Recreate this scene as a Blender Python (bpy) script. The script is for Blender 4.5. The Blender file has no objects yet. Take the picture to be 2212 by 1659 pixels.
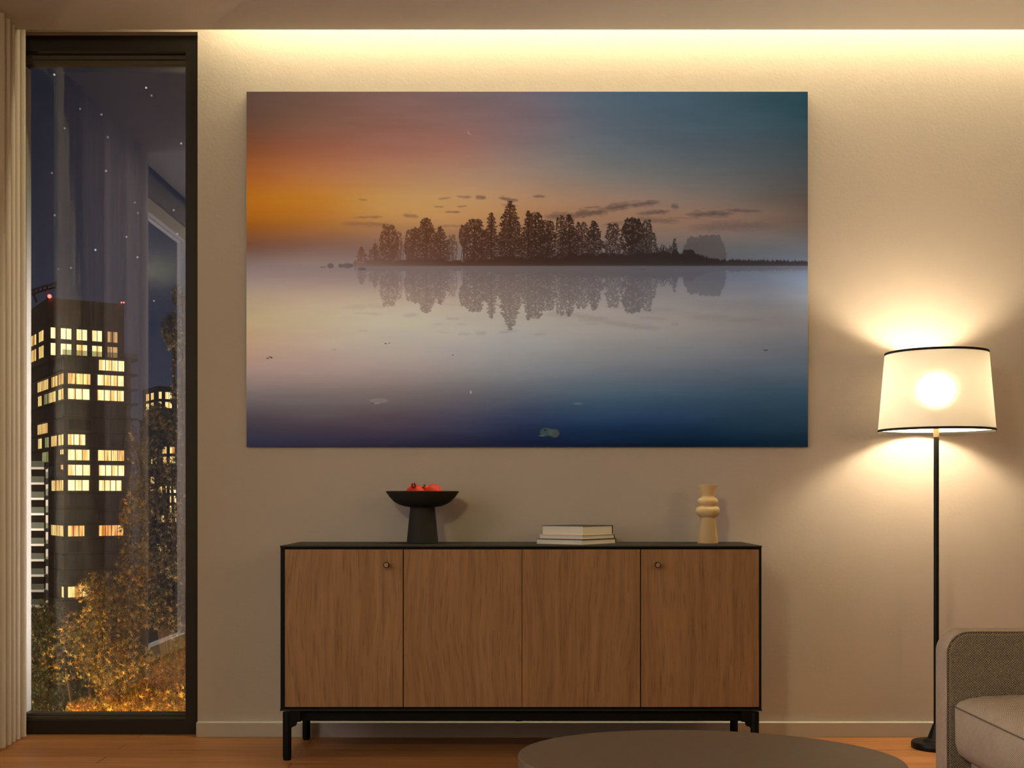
import bpy, bmesh, math, random
import numpy as np
from mathutils import Vector, Matrix

# ------------------------------------------------------------------ camera, world, exposure
S = bpy.context.scene
C = S.collection
W_PX, H_PX = 2212, 1659
FPX = 2606.0                      # focal length in pixels
VPX, VPY = 1117.0, 1080.0         # where the room's depth lines meet
EYE = 0.946

def P(px, py, Y):
    """the point seen at photo pixel px,py at distance Y from the camera"""
    return Vector(((px - VPX) / FPX * Y, Y, EYE - (py - VPY) / FPX * Y))

cam_d = bpy.data.cameras.new('camera')
cam = bpy.data.objects.new('camera', cam_d); C.objects.link(cam)
cam.location = (0, 0, EYE); cam.rotation_euler = (math.pi / 2, 0, 0)
cam_d.sensor_fit = 'HORIZONTAL'; cam_d.sensor_width = 36.0
cam_d.lens = 36.0 * FPX / W_PX
cam_d.shift_x = -(VPX - W_PX / 2) / W_PX
cam_d.shift_y = (VPY - H_PX / 2) / W_PX
cam_d.clip_start = 0.05; cam_d.clip_end = 2000
S.camera = cam

S.view_settings.view_transform = 'Standard'
S.view_settings.look = 'None'
S.view_settings.exposure = 0.0
S.view_settings.gamma = 1.0
S.view_settings.use_curve_mapping = False
S.cycles.max_bounces = 10
S.cycles.diffuse_bounces = 6
S.cycles.glossy_bounces = 4
S.cycles.transmission_bounces = 6
S.cycles.transparent_max_bounces = 12
S.cycles.caustics_reflective = False
S.cycles.caustics_refractive = False
S.cycles.sample_clamp_indirect = 25.0
S.cycles.use_denoising = True

def lin(c):
    c = c / 255.0
    return c / 12.92 if c <= 0.04045 else ((c + 0.055) / 1.055) ** 2.4
def rgb(r, g, b, a=1.0):
    return (lin(r), lin(g), lin(b), a)

# night sky with stars
world = bpy.data.worlds.new('night_sky'); S.world = world
world.use_nodes = True
wn = world.node_tree.nodes; wl = world.node_tree.links
wn.clear()
w_out = wn.new('ShaderNodeOutputWorld'); w_bg = wn.new('ShaderNodeBackground')
w_tc = wn.new('ShaderNodeTexCoord'); w_sep = wn.new('ShaderNodeSeparateXYZ')
w_ramp = wn.new('ShaderNodeValToRGB')
w_ramp.color_ramp.elements[0].position = 0.0; w_ramp.color_ramp.elements[0].color = rgb(60, 66, 84)
w_ramp.color_ramp.elements[1].position = 0.42; w_ramp.color_ramp.elements[1].color = rgb(27, 30, 38)
e = w_ramp.color_ramp.elements.new(0.17); e.color = rgb(47, 55, 76)
w_noise = wn.new('ShaderNodeTexNoise'); w_noise.inputs['Scale'].default_value = 5.0
w_noise.inputs['Detail'].default_value = 4.0
w_mix = wn.new('ShaderNodeMixRGB'); w_mix.blend_type = 'MULTIPLY'; w_mix.inputs[0].default_value = 0.35
wl.new(w_tc.outputs['Generated'], w_sep.inputs[0]); wl.new(w_sep.outputs['Z'], w_ramp.inputs[0])
wl.new(w_tc.outputs['Generated'], w_noise.inputs['Vector'])
wl.new(w_ramp.outputs[0], w_mix.inputs[1]); wl.new(w_noise.outputs['Fac'], w_mix.inputs[2])
# stars: single directions in the sky
STARS = [(-.3836, .3525, .9), (-.3075, .3417, 1.0), (-.3030, .3352, .35), (-.3750, .3081, .5), (-.3445, .3195, .35), (-.3622, .3242, .25), (-.3392, .3007, .3), (-.3407, .2727, .6),
         (-.2784, .2955, .8), (-.2846, .2402, .5), (-.2817, .2206, .6), (-.3833, .2360, .45), (-.3238, .2181, .6), (-.3495, .2073, 1.1), (-.3147, .2012, .7), (-.3698, .1924, .5),
         (-.3802, .1914, .3), (-.3169, .2466, .35), (-.3143, .2378, .3), (-.3856, .2711, .3), (-.3010, .1650, .5), (-.2700, .1850, .4), (-.2450, .2300, .7), (-.2200, .2900, .6), (-.1900, .2000, .5), (-.4100, .2500, .8), (-.4300, .3000, .6), (-.2500, .3700, .6), (-.4500, .2000, .7)]
w_nrm = wn.new('ShaderNodeVectorMath'); w_nrm.operation = 'NORMALIZE'
wl.new(w_tc.outputs['Generated'], w_nrm.inputs[0])
w_acc = None
for (sx, sz, sb_) in STARS:
    dv = Vector((sx, 1.0, sz)).normalized()
    w_d = wn.new('ShaderNodeVectorMath'); w_d.operation = 'DISTANCE'; w_d.inputs[1].default_value = dv
    w_l = wn.new('ShaderNodeMath'); w_l.operation = 'LESS_THAN'; w_l.inputs[1].default_value = 0.00075
    w_ma = wn.new('ShaderNodeMath'); w_ma.operation = 'MULTIPLY_ADD'; w_ma.inputs[1].default_value = sb_ * 0.75
    wl.new(w_nrm.outputs[0], w_d.inputs[0]); wl.new(w_d.outputs['Value'], w_l.inputs[0]); wl.new(w_l.outputs[0], w_ma.inputs[0])
    if w_acc is None: w_ma.inputs[2].default_value = 0.0
    else: wl.new(w_acc.outputs[0], w_ma.inputs[2])
    w_acc = w_ma
w_add = wn.new('ShaderNodeMixRGB'); w_add.blend_type = 'ADD'; w_add.inputs[0].default_value = 1.0
wl.new(w_mix.outputs[0], w_add.inputs[1]); wl.new(w_acc.outputs[0], w_add.inputs[2])
wl.new(w_add.outputs[0], w_bg.inputs['Color']); w_bg.inputs['Strength'].default_value = 0.9
wl.new(w_bg.outputs[0], w_out.inputs[0])

def area_light(name, loc, direction, sx, sy, color, energy):
    d = bpy.data.lights.new(name, 'AREA'); d.shape = 'RECTANGLE'; d.size = sx; d.size_y = sy
    d.color = color; d.energy = energy
    o = bpy.data.objects.new(name, d); C.objects.link(o)
    o.location = loc
    o.rotation_euler = Vector(direction).to_track_quat('-Z', 'Y').to_euler()
    return o
def point_light(name, loc, color, energy, radius=0.05):
    d = bpy.data.lights.new(name, 'POINT'); d.color = color; d.energy = energy; d.shadow_soft_size = radius
    o = bpy.data.objects.new(name, d); C.objects.link(o); o.location = loc
    return o

# LED lines hidden in the ceiling coves, shining down the walls
COVE = (1.0, 0.87, 0.53)
X_R = 4.3; Y_REAR = -2.6
area_light('cove_light', ((-1.22 + X_R - 0.1) / 2, 4.752, 3.05), (0, 0.04, -1), X_R - 0.1 + 1.22, 0.02, COVE, 94)
# added fill: an unseen panel outside the left window, two points behind the viewer
FILL = (1.0, 0.865, 0.86)
area_light('left_fill', (-3.3, 1.95, 1.9), (1, 0, -0.08), 3.7, 2.6, FILL, 145)
point_light('room_fill', (3.2, -0.6, 2.1), (1.0, 0.72, 0.4), 70, 0.16)
point_light('room_fill', (-0.9, 0.35, 2.25), (1.0, 0.92, 0.50), 95, 0.16)
# street lamps in the garden under the window
STREET = (1.0, 0.62, 0.25)
# (floodlights under the trees, turned away from the house)
area_light('garden_floodlight', (-3.0, 7.0, -2.1), (0.15, 1, 0.30), 0.4, 0.4, STREET, 300)
area_light('garden_floodlight', (-6.0, 11.0, -4.2), (0.75, 0.75, 0.35), 0.5, 0.5, STREET, 1200)
area_light('garden_floodlight', (-8.5, 16.0, -2.0), (0.5, 0.8, 0.1), 0.5, 0.5, STREET, 320)
ow = area_light('jamb_fill_light', (-1.2, 5.16, 1.0), (-1, -0.22, 0), 0.06, 1.7, (1.0, 0.90, 0.80), 5)  # added unseen light that brightens the pale jamb strip
ow.data.spread = math.radians(70)
point_light('balcony_fill_light', (-87.0, 194.0, -2.0), (1.0, 0.82, 0.62), 14000, 0.3)  # added out of view to brighten the white balconies

# ------------------------------------------------------------------ material helpers
def new_mat(name):
    m = bpy.data.materials.new(name); m.use_nodes = True
    nt = m.node_tree; nt.nodes.clear()
    out = nt.nodes.new('ShaderNodeOutputMaterial')
    return m, nt.nodes, nt.links, out

def principled(name, color, rough=0.6, metallic=0.0, spec=0.5):
    m, n, l, out = new_mat(name)
    b = n.new('ShaderNodeBsdfPrincipled')
    b.inputs['Base Color'].default_value = color
    b.inputs['Roughness'].default_value = rough
    b.inputs['Metallic'].default_value = metallic
    b.inputs['Specular IOR Level'].default_value = spec
    l.new(b.outputs[0], out.inputs[0])
    return m, n, l, b

def add_bump(n, l, b, height_socket, strength=0.2, dist=0.002):
    bp = n.new('ShaderNodeBump'); bp.inputs['Strength'].default_value = strength
    bp.inputs['Distance'].default_value = dist
    l.new(height_socket, bp.inputs['Height']); l.new(bp.outputs[0], b.inputs['Normal'])

def plain(name, color, rough=0.6, metallic=0.0, spec=0.5, bump=0.0, scale=200.0, vary=0.0):
    m, n, l, b = principled(name, color, rough, metallic, spec)
    tc = n.new('ShaderNodeTexCoord'); nz = n.new('ShaderNodeTexNoise')
    nz.inputs['Scale'].default_value = scale; nz.inputs['Detail'].default_value = 4
    l.new(tc.outputs['Object'], nz.inputs['Vector'])
    if bump: add_bump(n, l, b, nz.outputs['Fac'], bump)
    if vary:
        mx = n.new('ShaderNodeMixRGB'); mx.blend_type = 'MIX'
        mx.inputs[1].default_value = [c * (1 - vary) for c in color[:3]] + [1]
        mx.inputs[2].default_value = [min(1, c * (1 + vary)) for c in color[:3]] + [1]
        l.new(nz.outputs['Fac'], mx.inputs[0]); l.new(mx.outputs[0], b.inputs['Base Color'])
    return m

def plaster(name, color):
    m, n, l, b = principled(name, color, 0.92, 0, 0.15)
    tc = n.new('ShaderNodeTexCoord')
    a = n.new('ShaderNodeTexNoise'); a.inputs['Scale'].default_value = 70; a.inputs['Detail'].default_value = 8; a.inputs['Roughness'].default_value = 0.7
    v = n.new('ShaderNodeTexVoronoi'); v.inputs['Scale'].default_value = 10; v.feature = 'F1'
    r = n.new('ShaderNodeMath'); r.operation = 'LESS_THAN'; r.inputs[1].default_value = 0.035
    ad = n.new('ShaderNodeMath'); ad.operation = 'ADD'
    l.new(tc.outputs['Object'], a.inputs['Vector']); l.new(tc.outputs['Object'], v.inputs['Vector'])
    l.new(v.outputs['Distance'], r.inputs[0]); l.new(a.outputs['Fac'], ad.inputs[0]); l.new(r.outputs[0], ad.inputs[1])
    add_bump(n, l, b, ad.outputs[0], 0.21, 0.004)
    return m

def oak(name, light, dark, scale=(44, 44, 2.2), rough=0.55):
    m, n, l, b = principled(name, light, rough, 0, 0.3)
    tc = n.new('ShaderNodeTexCoord'); oi = n.new('ShaderNodeObjectInfo')
    ofs = n.new('ShaderNodeVectorMath'); ofs.operation = 'ADD'
    sc = n.new('ShaderNodeMath'); sc.operation = 'MULTIPLY'; sc.inputs[1].default_value = 37.0
    l.new(oi.outputs['Random'], sc.inputs[0])
    l.new(tc.outputs['Object'], ofs.inputs[0]); l.new(sc.outputs[0], ofs.inputs[1])
    # broad sway of the grain
    sw = n.new('ShaderNodeTexNoise'); sw.inputs['Scale'].default_value = 1.6; sw.inputs['Detail'].default_value = 1
    l.new(ofs.outputs[0], sw.inputs['Vector'])
    swm = n.new('ShaderNodeVectorMath'); swm.operation = 'MULTIPLY'; swm.inputs[1].default_value = (0.10, 0.0, 0.0)
    l.new(sw.outputs['Color'], swm.inputs[0])
    ad = n.new('ShaderNodeVectorMath'); ad.operation = 'ADD'
    l.new(ofs.outputs[0], ad.inputs[0]); l.new(swm.outputs[0], ad.inputs[1])
    mp = n.new('ShaderNodeMapping'); mp.inputs['Scale'].default_value = scale
    l.new(ad.outputs[0], mp.inputs['Vector'])
    n1 = n.new('ShaderNodeTexNoise'); n1.inputs['Scale'].default_value = 1.0; n1.inputs['Detail'].default_value = 3
    n1.inputs['Roughness'].default_value = 0.6
    l.new(mp.outputs[0], n1.inputs['Vector'])
    mp2 = n.new('ShaderNodeMapping'); mp2.inputs['Scale'].default_value = [s * 5.5 for s in scale[:2]] + [scale[2] * 4.5]
    l.new(ad.outputs[0], mp2.inputs['Vector'])
    n2 = n.new('ShaderNodeTexNoise'); n2.inputs['Scale'].default_value = 1.0; n2.inputs['Detail'].default_value = 2
    l.new(mp2.outputs[0], n2.inputs['Vector'])
    r1 = n.new('ShaderNodeValToRGB')
    r1.color_ramp.elements[0].position = 0.3; r1.color_ramp.elements[0].color = dark
    r1.color_ramp.elements[1].position = 0.7; r1.color_ramp.elements[1].color = light
    l.new(n1.outputs['Fac'], r1.inputs[0])
    r2 = n.new('ShaderNodeValToRGB')
    r2.color_ramp.elements[0].position = 0.30; r2.color_ramp.elements[0].color = (0.42, 0.36, 0.30, 1)
    r2.color_ramp.elements[1].position = 0.46; r2.color_ramp.elements[1].color = (1, 1, 1, 1)
    l.new(n2.outputs['Fac'], r2.inputs[0])
    mx = n.new('ShaderNodeMixRGB'); mx.blend_type = 'MULTIPLY'; mx.inputs[0].default_value = 0.5
    l.new(r1.outputs[0], mx.inputs[1]); l.new(r2.outputs[0], mx.inputs[2]); l.new(mx.outputs[0], b.inputs['Base Color'])
    add_bump(n, l, b, n2.outputs['Fac'], 0.12, 0.001)
    return m

def floor_mat():
    m, n, l, b = principled('oak_plank_floor', rgb(170, 120, 75), 0.42, 0, 0.4)
    tc = n.new('ShaderNodeTexCoord')
    br = n.new('ShaderNodeTexBrick')
    br.inputs['Scale'].default_value = 1.0
    br.inputs['Brick Width'].default_value = 1.9; br.inputs['Row Height'].default_value = 0.115
    br.inputs['Mortar Size'].default_value = 0.0018; br.inputs['Mortar Smooth'].default_value = 0.1
    br.inputs['Color1'].default_value = rgb(182, 126, 76); br.inputs['Color2'].default_value = rgb(158, 104, 60)
    br.inputs['Mortar'].default_value = rgb(96, 58, 32); br.offset = 0.37
    l.new(tc.outputs['Object'], br.inputs['Vector'])
    mp = n.new('ShaderNodeMapping'); mp.inputs['Scale'].default_value = (2.0, 30, 30)
    nz = n.new('ShaderNodeTexNoise'); nz.inputs['Scale'].default_value = 1.5; nz.inputs['Detail'].default_value = 5
    l.new(tc.outputs['Object'], mp.inputs['Vector']); l.new(mp.outputs[0], nz.inputs['Vector'])
    rp = n.new('ShaderNodeValToRGB'); rp.color_ramp.elements[0].position = 0.3; rp.color_ramp.elements[0].color = (0.62, 0.55, 0.48, 1)
    rp.color_ramp.elements[1].position = 0.65; rp.color_ramp.elements[1].color = (1, 1, 1, 1)
    l.new(nz.outputs['Fac'], rp.inputs[0])
    mx = n.new('ShaderNodeMixRGB'); mx.blend_type = 'MULTIPLY'; mx.inputs[0].default_value = 0.8
    l.new(br.outputs['Color'], mx.inputs[1]); l.new(rp.outputs[0], mx.inputs[2]); l.new(mx.outputs[0], b.inputs['Base Color'])
    add_bump(n, l, b, br.outputs['Fac'], -0.3, 0.002)
    return m

def weave(name, light, dark, per_m, contrast_pos=(0.25, 0.75), bump=0.6, turn=(0.6, 0.72, 0.78)):
    """woven upholstery: a basket of threads"""
    m, n, l, b = principled(name, light, 0.9, 0, 0.1)
    tc = n.new('ShaderNodeTexCoord'); mp = n.new('ShaderNodeMapping')
    mp.inputs['Rotation'].default_value = turn
    l.new(tc.outputs['Object'], mp.inputs['Vector'])
    waves = []
    for ax in ('X', 'Y', 'Z'):
        w = n.new('ShaderNodeTexWave'); w.bands_direction = ax; w.inputs['Scale'].default_value = per_m / 3.14 / 2
        w.inputs['Distortion'].default_value = 0.8; w.inputs['Detail'].default_value = 1; w.inputs['Detail Scale'].default_value = 3
        l.new(mp.outputs[0], w.inputs['Vector']); waves.append(w)
    a = n.new('ShaderNodeMath'); a.operation = 'MULTIPLY'; c = n.new('ShaderNodeMath'); c.operation = 'ADD'
    l.new(waves[0].outputs['Fac'], a.inputs[0]); l.new(waves[2].outputs['Fac'], a.inputs[1])
    hh = n.new('ShaderNodeMath'); hh.operation = 'MULTIPLY'; hh.inputs[1].default_value = 0.35
    l.new(waves[1].outputs['Fac'], hh.inputs[0])
    l.new(a.outputs[0], c.inputs[0]); l.new(hh.outputs[0], c.inputs[1])
    r = n.new('ShaderNodeValToRGB'); r.color_ramp.elements[0].position = contrast_pos[0]; r.color_ramp.elements[0].color = dark
    r.color_ramp.elements[1].position = contrast_pos[1]; r.color_ramp.elements[1].color = light
    l.new(c.outputs[0], r.inputs[0])
    nz = n.new('ShaderNodeTexNoise'); nz.inputs['Scale'].default_value = 18
    l.new(tc.outputs['Object'], nz.inputs['Vector'])
    mx = n.new('ShaderNodeMixRGB'); mx.blend_type = 'MULTIPLY'; mx.inputs[0].default_value = 0.25
    l.new(r.outputs[0], mx.inputs[1]); l.new(nz.outputs['Fac'], mx.inputs[2]); l.new(mx.outputs[0], b.inputs['Base Color'])
    add_bump(n, l, b, c.outputs[0], bump, 0.0025)
    return m

def emission(name, color, strength):
    m, n, l, out = new_mat(name)
    e = n.new('ShaderNodeEmission'); e.inputs[0].default_value = color; e.inputs[1].default_value = strength
    l.new(e.outputs[0], out.inputs[0])
    return m

def lit_window_mat(name, c_hi, c_lo, strength, scale, zrot=0.0):
    """a lit room behind curtains: vertical bands of warm light"""
    m, n, l, out = new_mat(name)
    tc = n.new('ShaderNodeTexCoord'); oi = n.new('ShaderNodeObjectInfo')
    rot = n.new('ShaderNodeMapping'); rot.inputs['Rotation'].default_value = (0, 0, -zrot)
    l.new(tc.outputs['Object'], rot.inputs['Vector'])
    sc = n.new('ShaderNodeMath'); sc.operation = 'MULTIPLY'; sc.inputs[1].default_value = 91.0
    l.new(oi.outputs['Random'], sc.inputs[0])
    ad = n.new('ShaderNodeVectorMath'); ad.operation = 'ADD'
    l.new(rot.outputs[0], ad.inputs[0]); l.new(sc.outputs[0], ad.inputs[1])
    mp = n.new('ShaderNodeMapping'); mp.inputs['Scale'].default_value = (scale, scale * 0.02, scale * 0.06)
    l.new(ad.outputs[0], mp.inputs['Vector'])
    nz = n.new('ShaderNodeTexNoise'); nz.inputs['Scale'].default_value = 1.0; nz.inputs['Detail'].default_value = 3
    l.new(mp.outputs[0], nz.inputs['Vector'])
    r = n.new('ShaderNodeValToRGB')
    r.color_ramp.elements[0].position = 0.36; r.color_ramp.elements[0].color = c_lo
    r.color_ramp.elements[1].position = 0.56; r.color_ramp.elements[1].color = c_hi
    l.new(nz.outputs['Fac'], r.inputs[0])
    e = n.new('ShaderNodeEmission'); e.inputs[1].default_value = strength
    l.new(r.outputs[0], e.inputs[0]); l.new(e.outputs[0], out.inputs[0])
    return m

def glass_mat():
    m, n, l, out = new_mat('window_glass')
    t = n.new('ShaderNodeBsdfTransparent'); t.inputs[0].default_value = (0.93, 0.94, 0.94, 1)
    g = n.new('ShaderNodeBsdfGlossy'); g.inputs[0].default_value = (1, 1, 1, 1); g.inputs['Roughness'].default_value = 0.0
    mx = n.new('ShaderNodeMixShader'); mx.inputs[0].default_value = 0.13
    l.new(t.outputs[0], mx.inputs[1]); l.new(g.outputs[0], mx.inputs[2]); l.new(mx.outputs[0], out.inputs[0])
    return m

def curtain_mat():
    m, n, l, out = new_mat('sheer_linen')
    d = n.new('ShaderNodeBsdfDiffuse'); d.inputs[0].default_value = (0.62, 0.54, 0.46, 1)
    t = n.new('ShaderNodeBsdfTranslucent'); t.inputs[0].default_value = (0.62, 0.54, 0.46, 1)
    a = n.new('ShaderNodeMixShader'); a.inputs[0].default_value = 0.35
    tr = n.new('ShaderNodeBsdfTransparent')
    tc = n.new('ShaderNodeTexCoord'); nz = n.new('ShaderNodeTexNoise'); mp = n.new('ShaderNodeMapping')
    mp.inputs['Scale'].default_value = (1, 260, 6); nz.inputs['Scale'].default_value = 1.0
    l.new(tc.outputs['Object'], mp.inputs['Vector']); l.new(mp.outputs[0], nz.inputs['Vector'])
    mm = n.new('ShaderNodeMath'); mm.operation = 'MULTIPLY'; mm.inputs[1].default_value = 0.12
    l.new(nz.outputs['Fac'], mm.inputs[0])
    b = n.new('ShaderNodeMixShader')
    l.new(d.outputs[0], a.inputs[1]); l.new(t.outputs[0], a.inputs[2])
    l.new(mm.outputs[0], b.inputs[0]); l.new(a.outputs[0], b.inputs[1]); l.new(tr.outputs[0], b.inputs[2])
    l.new(b.outputs[0], out.inputs[0])
    return m

def shade_mat():
    m, n, l, out = new_mat('lamp_shade_fabric')
    d = n.new('ShaderNodeBsdfDiffuse'); d.inputs[0].default_value = (0.80, 0.76, 0.68, 1)
    t = n.new('ShaderNodeBsdfTranslucent'); t.inputs[0].default_value = (0.80, 0.74, 0.64, 1)
    g = n.new('ShaderNodeBsdfRefraction'); g.inputs[0].default_value = (0.9, 0.86, 0.78, 1)
    g.inputs['Roughness'].default_value = 1.0; g.inputs['IOR'].default_value = 1.12
    a = n.new('ShaderNodeMixShader'); a.inputs[0].default_value = 0.046
    b = n.new('ShaderNodeMixShader'); b.inputs[0].default_value = 0.026
    tc = n.new('ShaderNodeTexCoord'); nz = n.new('ShaderNodeTexNoise'); mp = n.new('ShaderNodeMapping')
    mp.inputs['Scale'].default_value = (40, 40, 900); nz.inputs['Scale'].default_value = 1.0
    l.new(tc.outputs['Object'], mp.inputs['Vector']); l.new(mp.outputs[0], nz.inputs['Vector'])
    bp = n.new('ShaderNodeBump'); bp.inputs['Strength'].default_value = 0.05; bp.inputs['Distance'].default_value = 0.001
    l.new(nz.outputs['Fac'], bp.inputs['Height']); l.new(bp.outputs[0], d.inputs['Normal'])
    l.new(d.outputs[0], a.inputs[1]); l.new(t.outputs[0], a.inputs[2])
    l.new(a.outputs[0], b.inputs[1]); l.new(g.outputs[0], b.inputs[2]); l.new(b.outputs[0], out.inputs[0])
    return m

def attr_mat(name, attr, rough, translucent=0.0, spec=0.2):
    m, n, l, b = principled(name, (1, 1, 1, 1), rough, 0, spec)
    a = n.new('ShaderNodeAttribute'); a.attribute_name = attr
    l.new(a.outputs['Color'], b.inputs['Base Color'])
    if translucent:
        out = [x for x in n if x.type == 'OUTPUT_MATERIAL'][0]
        t = n.new('ShaderNodeBsdfTranslucent'); mx = n.new('ShaderNodeMixShader'); mx.inputs[0].default_value = translucent
        l.new(a.outputs['Color'], t.inputs[0]); l.new(b.outputs[0], mx.inputs[1]); l.new(t.outputs[0], mx.inputs[2])
        l.new(mx.outputs[0], out.inputs[0])
    return m

WALL = (0.43, 0.376, 0.33, 1)
M = {}
M['wall'] = plaster('warm_white_plaster', WALL)
M['ceiling'] = plaster('ceiling_paint', (0.60, 0.565, 0.52, 1))
M['baseboard'] = plain('baseboard_paint', (0.43, 0.385, 0.335, 1), 0.5, 0, 0.3)
M['floor'] = floor_mat()
M['frame'] = plain('dark_bronze_frame', (0.018, 0.013, 0.010, 1), 0.55, 0.0, 0.35)
M['bead'] = plain('bronze_glazing_bead', (0.085, 0.068, 0.05, 1), 0.4, 0.0, 0.5)
M['pale_frame'] = plain('pale_window_lining', (0.85, 0.81, 0.75, 1), 0.5, 0, 0.4)
M['glass'] = glass_mat()
M['curtain'] = curtain_mat()
M['oak'] = oak('oak_veneer', (0.275, 0.150, 0.068, 1), (0.20, 0.101, 0.041, 1))
M['black'] = plain('black_lacquer', (0.003, 0.0028, 0.0028, 1), 0.6, 0, 0.12)
M['black_top'] = plain('black_stained_top', (0.010, 0.0078, 0.006, 1), 0.6, 0, 0.22)
M['stone'] = plain('matt_black_ceramic', (0.020, 0.017, 0.014, 1), 0.75, 0, 0.25, 0.12, 300)
M['vase'] = plain('cream_ceramic', (0.56, 0.40, 0.215, 1), 0.7, 0, 0.2, 0.05, 400)
M['metal_black'] = plain('black_powder_coat', (0.003, 0.0027, 0.0024, 1), 0.4, 0.0, 0.22)
M['brass'] = plain('bronze_socket', (0.20, 0.14, 0.07, 1), 0.4, 0.6, 0.5)
M['trim_black'] = plain('black_trim_tape', (0.010, 0.008, 0.007, 1), 0.8, 0, 0.2)
M['shade'] = shade_mat()
M['bulb'] = emission('lamp_bulb', (1.0, 0.80, 0.52, 1), 262)
M['table'] = plain('brown_oak_stain', (0.10, 0.066, 0.039, 1), 0.55, 0, 0.35, 0.15, 90, 0.12)
M['fabric'] = weave('grey_beige_fabric', (0.66, 0.54, 0.42, 1), (0.30, 0.235, 0.175, 1), 560, (0.1, 0.8), 0.3)
M['fabric_coarse_shaded'] = weave('coarse_weave_shaded', (0.40, 0.325, 0.245, 1), (0.018, 0.014, 0.011, 1), 400, (0.12, 0.75), 0.7, (0, math.radians(45), 0))  # inner side of the arm: coarse weave, its shade put into darker colours
M['piping'] = plain('seam_piping', (0.16, 0.115, 0.08, 1), 0.9, 0, 0.1)
M['paper'] = None

def paper_mat():
    m, n, l, b = principled('book_pages', (0.62, 0.56, 0.48, 1), 0.9, 0, 0.1)
    tc = n.new('ShaderNodeTexCoord'); mp = n.new('ShaderNodeMapping'); mp.inputs['Scale'].default_value = (3, 3, 900)
    nz = n.new('ShaderNodeTexNoise'); nz.inputs['Scale'].default_value = 1.0; nz.inputs['Detail'].default_value = 3
    l.new(tc.outputs['Object'], mp.inputs['Vector']); l.new(mp.outputs[0], nz.inputs['Vector'])
    mx = n.new('ShaderNodeMixRGB'); mx.inputs[1].default_value = (0.44, 0.39, 0.33, 1); mx.inputs[2].default_value = (0.72, 0.66, 0.58, 1)
    l.new(nz.outputs['Fac'], mx.inputs[0]); l.new(mx.outputs[0], b.inputs['Base Color'])
    return m
M['paper'] = paper_mat()
M['cover_black'] = plain('black_book_cloth', (0.012, 0.011, 0.012, 1), 0.6)
M['cover_tan'] = plain('tan_book_cloth', (0.50, 0.40, 0.28, 1), 0.7)
M['cover_brown'] = plain('brown_book_cloth', (0.10, 0.055, 0.03, 1), 0.7)

def pomegranate_mat():
    m, n, l, b = principled('pomegranate_skin', (0.5, 0.03, 0.015, 1), 0.5, 0, 0.2)
    tc = n.new('ShaderNodeTexCoord'); nz = n.new('ShaderNodeTexNoise'); nz.inputs['Scale'].default_value = 22; nz.inputs['Detail'].default_value = 3
    l.new(tc.outputs['Object'], nz.inputs['Vector'])
    r = n.new('ShaderNodeValToRGB'); r.color_ramp.elements[0].position = 0.35; r.color_ramp.elements[0].color = (0.38, 0.015, 0.007, 1)
    r.color_ramp.elements[1].position = 0.68; r.color_ramp.elements[1].color = (0.70, 0.075, 0.017, 1)
    l.new(nz.outputs['Fac'], r.inputs[0]); l.new(r.outputs[0], b.inputs['Base Color'])
    return m
M['pomegranate'] = pomegranate_mat()
M['crown'] = plain('dry_brown_crown', (0.085, 0.022, 0.008, 1), 0.8, 0, 0.2, 0.2, 120, 0.4)

# ------------------------------------------------------------------ object helpers
def tag(o, label=None, cat=None, group=None, kind=None):
    if label: o['label'] = label
    if cat: o['category'] = cat
    if group: o['group'] = group
    if kind: o['kind'] = kind
    return o

def thing(name, label, cat, loc, group=None):
    o = bpy.data.objects.new(name, None); C.objects.link(o); o.location = loc
    o.empty_display_size = 0.1
    return tag(o, label, cat, group)

def world_loc(o):
    v = Vector((0, 0, 0))
    while o is not None:
        v += o.location; o = o.parent
    return v

def obj(name, bm, mat, parent=None, smooth=False, origin=None, angle=40):
    """geometry given in world coordinates -> one mesh object (a part when it has a parent)"""
    me = bpy.data.meshes.new(name)
    bmesh.ops.recalc_face_normals(bm, faces=bm.faces)
    base = world_loc(parent) if parent else Vector(origin) if origin is not None else None
    if base is None:
        xs = [v.co for v in bm.verts]
        mn = Vector([min(c[i] for c in xs) for i in range(3)]); mx = Vector([max(c[i] for c in xs) for i in range(3)])
        base = Vector(((mn.x + mx.x) / 2, (mn.y + mx.y) / 2, mn.z))
    loc = base
    if parent and origin is not None: loc = Vector(origin)
    bmesh.ops.translate(bm, verts=bm.verts, vec=-loc)
    if smooth:
        for f in bm.faces: f.smooth = True
        for e in bm.edges:
            if len(e.link_faces) == 2 and e.calc_face_angle(0) > math.radians(angle): e.smooth = False
    bm.to_mesh(me); bm.free()
    for mm in (mat if isinstance(mat, (list, tuple)) else [mat]): me.materials.append(mm)
    o = bpy.data.objects.new(name, me); C.objects.link(o)
    if parent:
        o.parent = parent; o.location = loc - world_loc(parent)
    else:
        o.location = loc
    return o

def add_box(bm, x0, x1, y0, y1, z0, z1, bevel=0.0, seg=2, mi=0):
    v = [bm.verts.new((x, y, z)) for x in (x0, x1) for y in (y0, y1) for z in (z0, z1)]
    fs = [bm.faces.new([v[i] for i in q]) for q in ((0, 1, 3, 2), (4, 6, 7, 5), (0, 4, 5, 1), (2, 3, 7, 6), (0, 2, 6, 4), (1, 5, 7, 3))]
    for f in fs: f.material_index = mi
    if bevel:
        es = list({e for f in fs for e in f.edges})
        bmesh.ops.bevel(bm, geom=es, offset=bevel, segments=seg, affect='EDGES', profile=0.5)
    return fs

def box(x0, x1, y0, y1, z0, z1, bevel=0.0, seg=2):
    bm = bmesh.new(); add_box(bm, x0, x1, y0, y1, z0, z1, bevel, seg); return bm

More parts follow.
